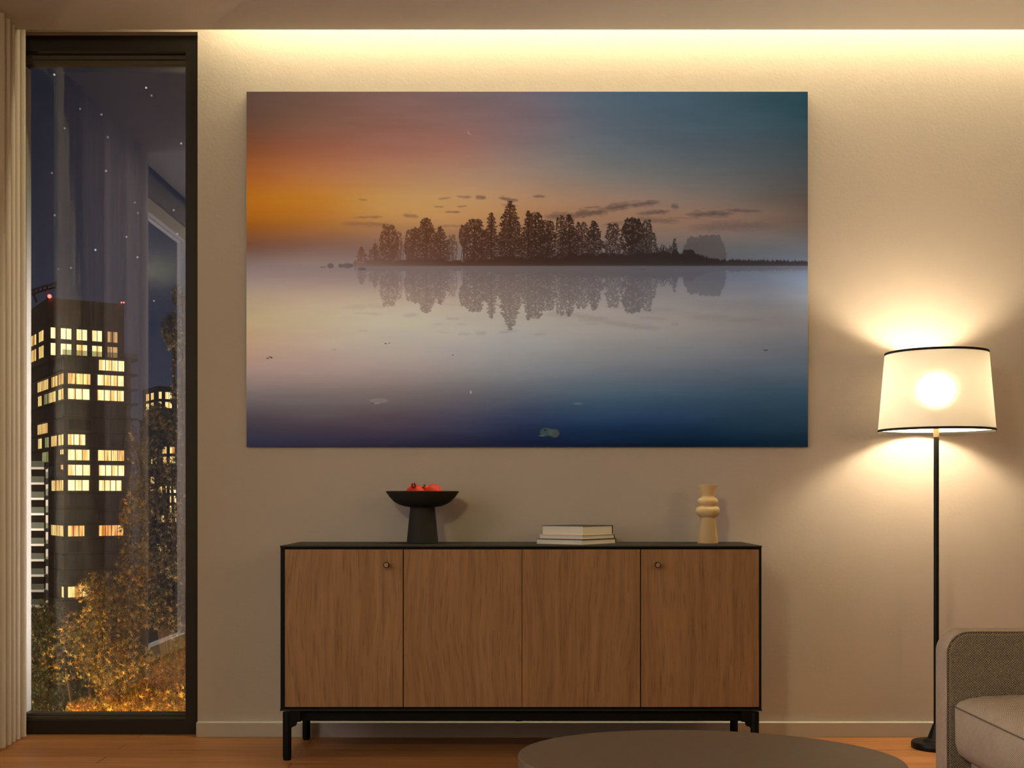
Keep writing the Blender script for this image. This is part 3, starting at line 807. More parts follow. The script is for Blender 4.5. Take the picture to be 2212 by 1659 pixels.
def paint_lake():
    nx, ny = 1212, 767
    xs = np.linspace(PX0, PX1, nx); ys = np.linspace(PY0, PY1, ny)
    gx = np.array([533, 684, 836, 987, 1139, 1290, 1442, 1593, 1745.0])
    rows = [
     (198, [(100,74,62),(112,82,70),(125,93,85),(120,96,95),(108,98,105),(82,96,108),(68,88,100),(55,78,85),(38,66,72)]),
     (260, [(110,76,58),(125,86,68),(133,92,78),(132,98,90),(118,100,102),(92,98,106),(74,88,98),(60,78,86),(44,66,72)]),
     (320, [(140,82,50),(150,92,66),(155,102,82),(155,108,92),(130,110,105),(105,106,108),(86,93,98),(72,80,84),(58,68,70)]),
     (380, [(172,96,40),(178,112,64),(175,122,84),(170,128,98),(152,124,105),(125,114,104),(106,102,98),(88,86,84),(70,68,66)]),
     (430, [(184,108,28),(188,120,44),(190,140,80),(186,140,92),(172,130,96),(150,118,96),(130,108,94),(106,92,82),(78,66,58)]),
     (470, [(172,100,28),(178,112,46),(184,132,76),(184,134,84),(170,124,86),(152,114,86),(140,106,84),(120,93,76),(86,70,60)]),
     (505, [(140,84,42),(150,98,60),(154,110,78),(158,116,84),(150,114,86),(140,110,90),(126,102,88),(108,92,84),(84,74,68)]),
     (530, [(122,80,58),(132,94,76),(136,102,86),(136,108,94),(132,108,96),(126,106,96),(112,100,94),(98,92,90),(82,78,78)]),
     (570, [(135,112,104),(140,116,106),(136,114,106),(128,110,104),(118,104,100),(108,100,100),(96,94,98),(88,90,96),(86,88,96)]),
     (600, [(152,128,120),(150,126,116),(146,124,116),(140,122,116),(132,118,112),(122,112,112),(112,108,112),(104,106,116),(102,106,118)]),
     (640, [(172,146,120),(176,150,126),(176,152,130),(172,150,132),(160,144,130),(146,134,126),(134,126,122),(122,118,120),(112,110,114)]),
     (690, [(182,156,118),(184,162,130),(184,168,144),(178,164,146),(168,156,142),(158,146,136),(146,136,128),(130,122,116),(116,110,108)]),
     (740, [(182,148,118),(180,154,132),(176,160,142),(168,156,146),(154,148,142),(144,138,132),(132,128,124),(118,114,114),(100,98,100)]),
     (800, [(160,130,118),(160,134,122),(152,132,122),(140,130,124),(126,124,124),(112,114,118),(100,104,110),(88,94,102),(78,86,94)]),
     (860, [(112,98,96),(112,98,94),(110,96,92),(98,90,92),(80,84,94),(66,82,96),(58,76,92),(52,70,84),(48,66,78)]),
     (910, [(74,64,70),(78,66,70),(78,64,70),(64,60,74),(44,52,74),(34,54,78),(32,52,76),(34,54,70),(34,52,64)]),
     (965, [(42,42,62),(44,40,58),(40,36,54),(32,32,50),(22,28,50),(14,26,46),(8,24,40),(8,28,44),(16,32,44)])]
    gy = np.array([r[0] for r in rows], float)
    T = np.array([r[1] for r in rows], float)               # rows x cols x 3
    def spline(x, X, F):                                    # monotone cubic (Hermite) along axis 0
        h = np.diff(X); d = np.diff(F, axis=0) / h.reshape(-1, *([1] * (F.ndim - 1)))
        m = np.zeros_like(F); m[0] = d[0]; m[-1] = d[-1]
        m[1:-1] = (d[:-1] + d[1:]) / 2
        i = np.clip(np.searchsorted(X, x) - 1, 0, len(X) - 2)
        t = ((x - X[i]) / h[i]).reshape(-1, *([1] * (F.ndim - 1))); hh = h[i].reshape(t.shape)
        return (2*t**3-3*t**2+1)*F[i] + (t**3-2*t**2+t)*hh*m[i] + (-2*t**3+3*t**2)*F[i+1] + (t**3-t**2)*hh*m[i+1]
    A = spline(ys, gy, T)                                   # ny x cols x 3
    A = spline(xs, gx, A.transpose(1, 0, 2)).transpose(1, 0, 2)
    XX, YY = np.meshgrid(xs, ys)
    rs = np.random.RandomState(11)

    def vnoise(sx, sy, seed):                               # smooth value noise, cell sizes in photo pixels
        r = np.random.RandomState(seed)
        gw, gh = int((PX1 - PX0) / sx) + 4, int((PY1 - PY0) / sy) + 4
        g = r.rand(gh, gw)
        u, v = (XX - PX0) / sx, (YY - PY0) / sy
        i, j = u.astype(int), v.astype(int); fu, fv = u - i, v - j
        fu = fu * fu * (3 - 2 * fu); fv = fv * fv * (3 - 2 * fv)
        return (g[j, i] * (1 - fu) + g[j, i + 1] * fu) * (1 - fv) + (g[j + 1, i] * (1 - fu) + g[j + 1, i + 1] * fu) * fv
    A += ((vnoise(160, 26, 1) - 0.5) * 5 + (vnoise(60, 7, 2) - 0.5) * 2.5)[..., None]

    def over(mask, col):
        nonlocal A
        A = A * (1 - mask[..., None]) + np.array(col, float) * mask[..., None]
    # streaky clouds: (x0, y0, x1, y1, thickness, strength)
    clouds = [(733, 482, 850, 486, 7, .5), (760, 470, 830, 468, 4, .55), (868, 464, 905, 468, 6, .6), (772, 431, 795, 432, 2.5, .5),
              (945, 430, 975, 427, 2.5, .5), (985, 424, 1020, 426, 4, .6), (1025, 426, 1052, 427, 5, .75), (1075, 428, 1122, 433, 5, .75), (1150, 424, 1180, 425, 4, .7),
              (936, 446, 960, 447, 2.5, .55), (960, 458, 996, 458, 3, .7), (985, 446, 1010, 445, 3, .55), (1080, 442, 1120, 445, 3, .4),
              (1172, 468, 1260, 466, 9, .72), (1230, 466, 1320, 455, 10, .85), (1300, 452, 1370, 441, 8, .85), (1350, 444, 1428, 437, 7, .8), (1260, 449, 1300, 446, 3, .55),
              (1372, 462, 1450, 456, 5, .75), (1448, 446, 1468, 447, 6, .75), (1478, 463, 1590, 461, 8, .85), (1565, 454, 1650, 456, 4.5, .8),
              (1300, 486, 1360, 478, 5, .5), (1360, 474, 1470, 478, 8, .5), (1480, 492, 1690, 486, 13, .42), (1450, 470, 1500, 472, 2, .4), (940, 489, 1020, 488, 3, .4)]
    n1 = vnoise(22, 4, 5); n2 = vnoise(7, 2.5, 6)
    def cloud_mask(flip):
        mk = np.zeros_like(XX)
        for (x0, y0, x1, y1, t, s) in clouds:
            if flip: y0, y1 = 1146.5 - y0, 1146.5 - y1
            u = (XX - x0) / (x1 - x0); yc = y0 + (y1 - y0) * u
            w = np.clip(np.minimum(u, 1 - u) * 4.0, 0, 1) ** 0.6
            d = np.abs(YY - yc) / (t * (0.35 + 0.65 * w) * (0.55 + 0.9 * n1))
            mk = np.maximum(mk, s * w * np.clip(1.35 - d - 0.5 * n2, 0, 1) * (u > 0) * (u < 1))
        return np.clip(mk, 0, 1)
    cl = cloud_mask(False)
    lr = np.clip((XX - 533) / 1212, 0, 1)[..., None]
    ccol = np.array([140, 92, 66]) * (1 - lr) + np.array([72, 62, 64]) * lr
    A = A * (1 - cl[..., None]) + ccol * cl[..., None]
    cr = cloud_mask(True) * 0.34
    A = A * (1 - cr[..., None]) + (np.array([150, 128, 116]) * (1 - lr) + np.array([100, 96, 98]) * lr) * cr[..., None]

    # tree silhouettes
    dens = np.zeros_like(XX)
    def blob(cx, cy, rx, ry, s):
        x0, x1 = np.searchsorted(xs, cx - rx), np.searchsorted(xs, cx + rx) + 1
        y0, y1 = np.searchsorted(ys, cy - ry), np.searchsorted(ys, cy + ry) + 1
        if x0 >= x1 or y0 >= y1: return
        sub = ((XX[y0:y1, x0:x1] - cx) / rx) ** 2 + ((YY[y0:y1, x0:x1] - cy) / ry) ** 2
        dens[y0:y1, x0:x1] = np.maximum(dens[y0:y1, x0:x1], s * np.clip((1 - sub) * 2.2, 0, 1))
    BASE = 571
    def trunk(cx, top, w=1.6, s=.9, lean=0):
        m = (np.abs(XX - cx - lean * (BASE - YY) / 100) < w) & (YY > top) & (YY < BASE)
        dens[m] = np.maximum(dens[m], s)
    def spruce(cx, top, hw, s=1.0, seed=0, gap=0.0, low=BASE):
        r = np.random.RandomState(seed + 100); trunk(cx, top, 1.3, s)
        hgt = low - top; y = top + 2; k = 0
        while y < low - 4:
            f = (y - top) / hgt
            w = hw * (0.10 + 0.95 * min(1, f * 1.9) ** 0.85) * (0.8 + .35 * r.rand())
            for sd in (-1, 1):
                L = w * (0.75 + .4 * r.rand())
                for q in np.linspace(0.05, 1, max(4, int(L / 1.5))):
                    if r.rand() < gap: continue
                    blob(cx + sd * L * q, y + q * L * .12 + r.randn() * 1.2, 1.8 + r.rand() * 1.9 * (1.2 - q * .7), 1.2 + r.rand() * 1.3, s * (0.75 + .25 * r.rand()))
            y += 2.2 + r.rand() * 1.8 + f * .8
    def broad(cx, top, hw, s=1.0, seed=0, n=None, low=BASE - 4, sparse=0.0, skew=0):
        r = np.random.RandomState(seed + 300); trunk(cx, top + 12, 1.4, s)
        hgt = low - top
        n = int((n or hw * hgt / 7) * 2.3)
        for _ in range(n):
            v = r.rand() ** 0.9
            w = hw * (math.sin(math.pi * min(1, .12 + v * .78)) ** 0.65)
            cx2 = cx + (r.rand() * 2 - 1) * w + skew * v
            rr = 1.2 + 2.1 * r.rand() ** 1.4 * (1 - sparse)
            blob(cx2, top + v * hgt + r.randn() * 1.5, rr * 1.15, rr, s * (.72 + .28 * r.rand()))
        for _ in range(6): trunk(cx + r.randn() * hw * .4, top + hgt * (.4 + .3 * r.rand()), .9, s * .9, r.randn() * 8)
    spruce(781, 533, 10, .95, 1); spruce(810, 527, 11, .95, 2); trunk(810, 515, .8, .7); trunk(798, 538, 1.0, .8)
    broad(840, 487, 20, 1, 3); broad(860, 500, 9, .75, 4, sparse=.5)
    broad(891, 494, 17, .95, 5); spruce(921, 470, 34, 1, 6, .08); broad(921, 474, 15, 1, 61, 60, 520); spruce(951, 491, 20, .95, 7, .1)
    broad(977, 507, 11, .62, 8, sparse=.6)
    broad(1003, 487, 11, .9, 9, 120, 530); trunk(1003, 500, 1, .9, 4); trunk(1008, 500, 1, .9, -3); broad(1025, 475, 23, 1, 10); broad(1040, 500, 18, 1, 101)
    spruce(1061, 459, 17, 1, 11); spruce(1102, 434, 27, 1, 12, .04); broad(1102, 490, 25, 1, 121)
    for q in (1121, 1126, 1131): trunk(q, 500, .9, .9, 3)
    spruce(1141, 457, 16, 1, 13); broad(1157, 461, 19, 1, 14); broad(1182, 477, 19, 1, 15); broad(1168, 500, 26, 1, 151)
    broad(1211, 468, 12, .9, 16, sparse=.3); spruce(1229, 463, 20, 1, 17, .1); broad(1229, 500, 20, 1, 171); broad(1257, 481, 16, .92, 18, sparse=.2)
    spruce(1283, 477, 20, 1, 19, .08); broad(1324, 484, 18, .9, 20, sparse=.35); broad(1366, 471, 25, 1, 21); broad(1366, 474, 18, 1, 211, 200, 530)
    broad(1397, 478, 13, .9, 22, sparse=.2); broad(1407, 505, 12, .85, 221, sparse=.3); spruce(1457, 517, 7, .8, 23, .2)
    for k in range(40): trunk(1418 + rs.rand() * 36, 528 + rs.rand() * 14, .9, .85, rs.randn() * 6)
    for k in range(14): trunk(768 + rs.rand() * 60, 545 + rs.rand() * 16, .9, .7)
    # bank of undergrowth, hump and reeds
    n3 = vnoise(9, 9, 8); n4 = vnoise(2.2, 30, 9)
    bank = np.interp(xs, [750, 766, 800, 850, 900, 960, 1000, 1060, 1130, 1250, 1340, 1400, 1450, 1490, 1520, 1550, 1590, 1745], [576, 566, 558, 560, 556, 561, 560, 555, 553, 548, 548, 543, 541, 542, 551, 559, 560, 563])
    m = np.clip((YY - bank[None, :] - (n3 - .5) * 12 * (XX < 1500) - (n4 - .5) * 5 * (XX > 1500)) / 3, 0, 1) * (YY < 574.5) * (XX > 752)
    dens = np.maximum(dens, m)
    bld = np.zeros_like(dens); dens2 = dens; dens = bld       # hazy grove further off
    for (cx, top, hw, sd) in ((1497, 515, 16, 31), (1520, 511, 16, 32), (1545, 509, 17, 33), (1555, 530, 12, 34), (1484, 530, 7, 35)):
        for off in (0, 7): broad(cx, top + off, hw, 1, sd + off, 420, 570)
    haze_grove = dens; dens = dens2
    hg = haze_grove * 0.78
    A = A * (1 - hg[..., None]) + np.array([76, 68, 66.]) * hg[..., None]
    t = np.clip((XX - 760) / 420, 0, 1)[..., None]; t2 = np.clip((XX - 1150) / 350, 0, 1)[..., None]
    tcol = np.array([104, 62, 41]) * (1 - t) + np.array([54, 33, 24]) * t
    tcol = tcol * (1 - t2) + np.array([40, 32, 30]) * t2
    holes = vnoise(3.2, 3.0, 21) * .6 + vnoise(1.6, 1.6, 22) * .4            # daylight between the twigs
    dens = np.maximum(dens * np.clip((holes - .12) * 4, .5, 1), m)
    fog = np.clip((YY - 500) / 75, 0, 1) ** 1.6
    left = np.clip((1000 - XX) / 250, 0, 1)
    op = dens * np.clip(1.0 - fog * (.14 + .42 * left) - .12 * left, 0, 1)
    base_A = A.copy()
    A = A * (1 - op[..., None]) + tcol * op[..., None]
    # mirror image in the water
    yr = 1146.5 - YY
    iy = np.clip(np.searchsorted(ys, yr.ravel()).reshape(yr.shape), 0, ny - 1)
    ix = np.broadcast_to(np.arange(nx), iy.shape)
    wob = (ix + np.round((vnoise(5, 2.5, 12) - .5) * 2.2).astype(int)).clip(0, nx - 1)
    mir = np.maximum(dens[iy, wob], haze_grove[iy, wob] * .75) * (YY > 574)
    depth = np.clip((YY - 574) / 45, 0, 1)
    mo = mir * (0.70 - .04 * depth) * (1 - .28 * left)
    rcol = np.array([118, 94, 82]) * (1 - t) + np.array([92, 78, 72]) * t
    rcol = rcol * (1 - t2) + np.array([74, 70, 74]) * t2
    A = A * (1 - mo[..., None]) + rcol * mo[..., None]
    # mist along the waterline
    mist = np.exp(-((YY - 580) / 9.0) ** 2) * .26 * np.clip((XX - 560) / 200, .3, 1)
    mcol = np.array([136, 116, 108]) * (1 - lr) + np.array([92, 90, 98]) * lr
    A = A * (1 - mist[..., None]) + mcol * mist[..., None]
    # rocks, driftwood, leaves afloat, water lily, moon
    def spot(cx, cy, rx, ry, col, s):
        d = ((XX - cx) / rx) ** 2 + ((YY - cy) / ry) ** 2
        over(np.clip((1 - d) * 2.5, 0, 1) * s, col)
    for (cx, cy, rx, ry, s) in ((714, 574, 8, 6, .6), (736, 574, 6, 5, .6), (751, 574, 13, 6, .6), (698, 577, 7, 1.5, .6), (782, 581, 10, 4, .6), (1388, 582, 7, 1.5, .7)):
        spot(cx, cy, rx, ry, (88, 72, 68), s)
    for (cx, cy, rx, ry, s) in ((578, 774, 4, 1.5, .6), (584, 771.5, 5, 1.3, .7), (587, 773.5, 2, 1.2, .9), (833, 742.5, 3, 1.2, .8), (841, 741, 3, .9, .5), (722, 755, 4, .9, .35), (978, 767, 1.5, 1.5, .6), (1654, 756.5, 6, 1.5, .75), (806, 871, 4, 1.6, .9)):
        spot(cx, cy, rx, ry, (48, 40, 40), s)
    spot(818, 866, 22, 6, (150, 132, 124), .35); spot(1248, 872, 11, 3, (92, 110, 112), .6); spot(1017, 847, 2.2, 4, (190, 184, 180), .55); spot(812, 871.5, 9, 1.3, (170, 150, 140), .5)
    spot(1180, 934, 15, 11, (58, 70, 64), .95); spot(1198, 936, 11.5, 10.5, (66, 70, 60), .92); spot(1191, 933, 6, 8, (70, 80, 72), .6)
    spot(1178, 929, 3, 2.2, (22, 30, 34), .95); spot(1182, 943, 7, 1.8, (24, 34, 42), .95); spot(1170, 941, 8, 1.2, (120, 120, 96), .6)
    mo1 = np.clip((1 - ((XX - 1016.5) / 6) ** 2 - ((YY - 285) / 6) ** 2) * 4, 0, 1) * np.clip((((XX - 1017.7) / 6) ** 2 + ((YY - 284.0) / 6) ** 2 - 1) * 4, 0, 1)
    over(mo1 * .9, (225, 205, 180))
    A = np.clip(A, 2, 250) / 255.0
    L = np.where(A <= 0.04045, A / 12.92, ((A + 0.055) / 1.055) ** 2.4)
    # print position, for the gain that cancels the wall light in the colours
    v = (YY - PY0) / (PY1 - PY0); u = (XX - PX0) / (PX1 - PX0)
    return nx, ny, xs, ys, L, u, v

def light_cancel_gain(u, v):
    """divides the room light out of the print: its inverse goes into the colours"""
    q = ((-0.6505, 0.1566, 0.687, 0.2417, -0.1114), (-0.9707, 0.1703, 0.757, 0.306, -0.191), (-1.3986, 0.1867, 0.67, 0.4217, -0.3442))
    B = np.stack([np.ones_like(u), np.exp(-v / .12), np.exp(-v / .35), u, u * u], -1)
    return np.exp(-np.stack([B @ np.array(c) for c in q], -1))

def lake_print():
    nx, ny, xs, ys, L, u, v = paint_lake()
    L = np.clip(L * light_cancel_gain(u, v), 0.0, 0.95)
    X = (xs - VPX) / FPX * YP; Z = EYE - (ys - VPY) / FPX * YP
    gxx, gzz = np.meshgrid(X, Z)
    n = nx * ny
    co = np.zeros((n + 8, 3)); co[:n, 0] = gxx.ravel(); co[:n, 1] = YP; co[:n, 2] = gzz.ravel()
    x0, x1, z1, z0 = X[0], X[-1], Z[0], Z[-1]
    back = [(x0, z1), (x1, z1), (x1, z0), (x0, z0)]
    for k, (a, b) in enumerate(back):
        co[n + k] = (a, YP, b); co[n + 4 + k] = (a, YW - 0.001, b)
    org = np.array([(x0 + x1) / 2, YP, z0]); co -= org
    idx = np.arange(n).reshape(ny, nx)
    q = np.stack([idx[:-1, :-1], idx[1:, :-1], idx[1:, 1:], idx[:-1, 1:]], -1).reshape(-1, 4)
    ex = [(n + k, n + (k + 1) % 4, n + 4 + (k + 1) % 4, n + 4 + k) for k in range(4)] + [(n + 4, n + 5, n + 6, n + 7)]
    q = np.vstack([q, np.array(ex)])
    me = bpy.data.meshes.new('lake_print')
    me.vertices.add(len(co)); me.vertices.foreach_set('co', co.astype(np.float32).ravel())
    me.loops.add(q.size); me.loops.foreach_set('vertex_index', q.astype(np.int32).ravel())
    me.polygons.add(len(q)); me.polygons.foreach_set('loop_start', np.arange(0, q.size, 4, dtype=np.int32))
    me.update(calc_edges=True)
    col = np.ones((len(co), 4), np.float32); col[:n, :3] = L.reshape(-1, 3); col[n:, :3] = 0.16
    at = me.color_attributes.new('ink_and_light_cancel', 'FLOAT_COLOR', 'POINT'); at.data.foreach_set('color', col.ravel())
    me.materials.append(attr_mat('satin_photo_print', 'ink_and_light_cancel', 0.75, 0, 0.02))
    o = bpy.data.objects.new('lake_print', me); C.objects.link(o); o.location = org
    tag(o, 'large frameless wall print of a misty lake island at sunset', 'wall print')
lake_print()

# ------------------------------------------------------------------ outside: towers, trees
M['tower'] = plain('dark_brick_cladding', (0.20, 0.15, 0.105, 1), 0.85, 0, 0.2, 0, 0.6, 0.3)
M['tower_reflected'] = plain('reflection_stand_in_cladding', (0.040, 0.045, 0.058, 1), 0.85, 0, 0.2, 0, 0.6, 0.2)
M['slab'] = plain('balcony_slab', (0.12, 0.092, 0.068, 1), 0.8, 0, 0.2)
M['white_slab'] = plain('white_concrete', (0.80, 0.74, 0.68, 1), 0.8, 0, 0.2)
def rail_glass():
    m, n, l, out = new_mat('green_rail_glass')
    t = n.new('ShaderNodeBsdfTransparent'); t.inputs[0].default_value = (0.80, 0.86, 0.78, 1)
    d = n.new('ShaderNodeBsdfDiffuse'); d.inputs[0].default_value = (0.30, 0.32, 0.28, 1)
    mx = n.new('ShaderNodeMixShader'); mx.inputs[0].default_value = 0.3
    l.new(t.outputs[0], mx.inputs[1]); l.new(d.outputs[0], mx.inputs[2]); l.new(mx.outputs[0], out.inputs[0])
    return m
M['rail_glass'] = rail_glass()
M['dark_glass'] = plain('unlit_window', (0.022, 0.022, 0.022, 1), 0.15, 0, 0.6)
M['curtained'] = plain('unlit_curtained_window', (0.16, 0.15, 0.135, 1), 0.6, 0, 0.4)
M['beacon'] = emission('red_beacon', (1.0, 0.10, 0.08, 1), 6)

def tower(name, label, corner_px, Yc, yaw, width, depth, z_top, z_bot, pitch, upper, front_rows, side_rows, body_mat, wm, offset, upper_cols, side_cols, winrow):
    """a tower block: lower body with floor slabs, upper block, windows one by one"""
    A0 = Vector(((corner_px - VPX) / FPX * Yc, Yc, 0))
    fd = Vector((math.cos(yaw), math.sin(yaw), 0)); sd = Vector((-math.sin(yaw), math.cos(yaw), 0))
    root = thing(name, label, 'building', (A0.x, A0.y, z_bot))
    def prism(o, a0, a1, b0, b1, z0, z1):
        bm = bmesh.new()
        q = [o + fd * a + sd * b for a, b in ((a0, b0), (a1, b0), (a1, b1), (a0, b1))]
        lo = [bm.verts.new((p.x, p.y, z0)) for p in q]; up = [bm.verts.new((p.x, p.y, z1)) for p in q]
        bm.faces.new(lo[::-1]); bm.faces.new(up)
        for i in range(4): bm.faces.new((lo[i], lo[(i + 1) % 4], up[(i + 1) % 4], up[i]))
        return bm
    def hit_front(px, o):            # distance along the front face where column px meets it
        k = (px - VPX) / FPX
        return (k * o.y - o.x) / (fd.x - k * fd.y)
    def hit_side(px, o):
        k = (px - VPX) / FPX
        return (k * o.y - o.x) / (sd.x - k * sd.y)
    obj('body', prism(A0, 0, width, 0, depth, z_bot, z_top), body_mat, root)
    k = 0; z = z_top
    while z > z_bot and k < 18:
        obj('floor_slab', prism(A0, -0.5, width + 1.3, -0.5, depth, z - 0.25, z + 0.12), M['slab'], root)
        z -= pitch; k += 1
    obj('balcony_rail', prism(A0, -0.4, width + 1.2, -0.45, -0.40, z_top + 0.12, z_top + 1.2), M['rail_glass'], root)
    ux, uY, uw, ud, uz = upper
    U = Vector(((ux - VPX) / FPX * uY, uY, 0))
    obj('upper_block', prism(U, 0, uw, 0, ud, z_top, uz), body_mat, root)
    def win(o, a0, a1, z0, z1, mat, side=False, nm='window'):
        if side: bm = prism(o, -0.06, 0.05, a0, a1, z0, z1)
        else: bm = prism(o, a0, a1, -0.06, 0.05, z0, z1)
        w = obj(nm, bm, mat, root)
        nmul = max(1, round((a1 - a0) / 1.3)); bw = 0.07         # one comb-shaped frame: sill with its uprights
        o0, o1 = (a0, a1)
        pts = [(o0, z0 - 0.06), (o1, z0 - 0.06), (o1, z0 + 0.05)]
        for i in range(nmul - 1, 0, -1):
            a = a0 + (a1 - a0) * i / nmul
            pts += [(a + bw, z0 + 0.05), (a + bw, z1), (a - bw, z1), (a - bw, z0 + 0.05)]
        pts.append((o0, z0 + 0.05))
        bm = bmesh.new()
        if side: add_sweep(bm, [[o + sd * a + fd * d + Vector((0, 0, z)) for a, z in pts] for d in (-0.10, -0.05)])
        else: add_sweep(bm, [[o + fd * a + sd * d + Vector((0, 0, z)) for a, z in pts] for d in (-0.10, -0.05)])
        obj('window_frame', bm, M['slab'], w)
    for (row, p0, p1, m) in front_rows:
        zt = z_top - pitch * row + 2.85 + (0.0); zt = z_top - pitch * (row - 1) - 0.45
        win(A0, hit_front(p0, A0), hit_front(p1, A0), zt - winrow, zt, m)
    for (row, p0, p1, hfrac, m) in side_rows:
        zt = z_top - pitch * (row - 1) - 0.45
        a, b = sorted((hit_side(p0, A0), hit_side(p1, A0)))
        win(A0, a, b, zt - winrow * hfrac, zt, m, True)
    for zrow, hh in upper_cols[1]:
        for p0, p1, m in upper_cols[0]:
            win(U, hit_front(p0, U), hit_front(p1, U), zrow - hh, zrow, m)
        for p0, p1, m in side_cols:
            a, b = sorted((hit_side(p0, U), hit_side(p1, U)))
            win(U, a, b, zrow - hh, zrow, m, True)
    return root, A0, U, fd, sd, prism

YAW = math.radians(33)
cream = lit_window_mat('lit_cream_curtains', rgb(255, 236, 176), rgb(232, 168, 86), 2.0, 1.1, YAW)
amber = lit_window_mat('lit_amber_curtains', rgb(255, 222, 140), rgb(190, 104, 34), 1.8, 1.5, YAW)
orange = lit_window_mat('lit_orange_curtains', rgb(255, 206, 124), rgb(196, 98, 30), 1.7, 1.6, YAW)
green = lit_window_mat('lit_green_blind', rgb(210, 205, 140), rgb(120, 116, 70), 1.1, 0.8, YAW)
dim = lit_window_mat('lit_dim_curtains', rgb(214, 166, 110), rgb(120, 84, 50), 1.3, 0.9, YAW)
camber = lit_window_mat('lit_amber_side', rgb(255, 222, 140), rgb(176, 96, 36), 1.7, 1.5, YAW + math.pi / 2)
cgreen = lit_window_mat('lit_green_side', rgb(190, 186, 130), rgb(110, 106, 66), 1.0, 0.8, YAW + math.pi / 2)
dk = M['dark_glass']; cu_ = M['curtained']
front = [(1, 214, 268, cream), (2, 147, 195, amber), (2, 211, 267, cream), (3, 147, 193, cream), (3, 211, 267, cream), (6, 147, 184, cream),
         (7, 147, 193, cream), (7, 212, 268, amber), (8, 147, 194, cream), (8, 214, 268, cream), (9, 147, 192, cream), (9, 214, 262, cream),
         (12, 147, 182, orange), (12, 214, 266, orange), (16, 147, 192, amber),
         (1, 147, 195, cu_), (4, 147, 195, cu_), (4, 212, 267, cu_), (5, 147, 195, dk), (5, 212, 267, cu_), (6, 212, 267, dk), (10, 147, 195, cu_), (10, 212, 267, cu_),
         (11, 147, 195, cu_), (11, 212, 267, dk), (13, 147, 195, dk), (13, 212, 267, cu_), (14, 147, 195, cu_)]
side = [(2, 82, 104, 1, camber), (2, 112, 124, 1, camber), (2, 127, 137, 1, camber), (3, 83, 90, 1, camber), (3, 96, 106, 1, cgreen), (3, 107, 120, 1, camber), (3, 127, 137, 1, camber),
        (5, 82, 103, 1, camber), (6, 83, 90, 1, camber), (6, 98, 105, 1, cgreen), (6, 111, 123, 1, camber), (6, 127, 137, 1, camber), (7, 92, 104, 1, cgreen), (7, 131, 137, .45, camber),
        (8, 132, 136.5, .45, camber), (9, 112, 137, 1, camber), (12, 111, 137, 1, camber), (16, 134, 138, 1, camber),
        (1, 94, 104, 1, cu_), (1, 116, 136, 1, dk), (4, 92, 103, 1, cu_), (4, 128, 137, 1, cu_), (10, 128, 137, 1, cu_), (11, 110, 137, 1, cu_), (8, 100, 124, 1, dk)]
PITCH = 3.17
ZTOP = 30.9
troot, TA, TU, tfd, tsd, tprism = tower('apartment_tower', 'tall dark apartment tower with many lit windows, seen through the glass', 138.6, 250, YAW, 13.7, 36, ZTOP, -22, PITCH,
      (105, 256, 15.74, 22, 43.9), front, side, M['tower'], None, 0,
      ([(109.7, 119.6, cream), (131.4, 154, cream), (165.7, 187.8, cream), (199.2, 220, cream), (232.6, 253.4, dim)], [(37.6, 2.35), (34.3, 2.6)]),
      [(68.5, 78, camber), (84.7, 94, camber)], 2.25)
# rooftop gantry and warning lights
g0 = TU + tsd * 8; 
bm = bmesh.new()
pa = P(64, 637, 258); pb = P(121, 620, 254)
for dz in (0.0, 0.9):
    add_tube(bm, [pa + Vector((0, 0, dz)), pb + Vector((0, 0, dz))], 0.22, 6)
for k in range(7):
    f = k / 6; q = pa.lerp(pb, f); add_tube(bm, [q, q + Vector((0, 0, 0.9))], 0.18, 6)
q = pa.lerp(pb, .62); add_tube(bm, [Vector((q.x, q.y + 1.5, 43.5)), q], 0.3, 6)
q = pa.lerp(pb, .15); add_tube(bm, [Vector((q.x, q.y + 1.5, 43.5)), q], 0.3, 6)
obj('roof_gantry', bm, M['slab'], troot)
for (px, py, Yd, r) in ((107, 640, 255.5, 0.42), (262.5, 653.5, 263.5, 0.16), (267.5, 653.5, 264, 0.16)):
    bm = bmesh.new(); bmesh.ops.create_icosphere(bm, subdivisions=2, radius=r); bmesh.ops.translate(bm, verts=bm.verts, vec=P(px, py, Yd))
    obj('warning_light', bm, M['beacon'], troot, True, None, 180)

# solid tower standing in for the tall tower's reflection, right side of the window
f2 = [(4, 367, 400, amber), (5, 367, 400, amber), (8, 367, 400, cream), (9, 367, 400, cream), (10, 367, 400, amber), (11, 367, 400, cream), (14, 367, 386, orange), (17, 367, 386, amber)]
s2 = [(4, 327, 339, 1, camber), (4, 344, 360, 1, camber), (5, 327, 338, 1, camber), (5, 345, 360, 1, camber), (7, 326, 339, 1, camber), (8, 325, 331, 1, camber), (8, 345, 350, 1, camber), (8, 354, 360, 1, camber),
      (9, 356, 360, 1, camber), (10, 356, 360, 1, camber), (11, 344, 360, 1, camber), (13, 316, 328, 1, camber), (14, 340, 360, 1, camber)]
tower('apartment_tower', 'slate-coloured tower standing in for a reflection of the tall tower, near the right window frame', 362, 370, YAW, 16, 30, 26.8, -30, 3.02,
      (340, 376, 20, 16, 36.5), f2, s2, M['tower_reflected'], None, 0, ([(343, 349, cream), (357, 371, cream), (379, 398, amber)], [(34.7, 2.2), (31.6, 1.9)]), [(316.3, 322, camber), (326.5, 332, camber)], 2.1)

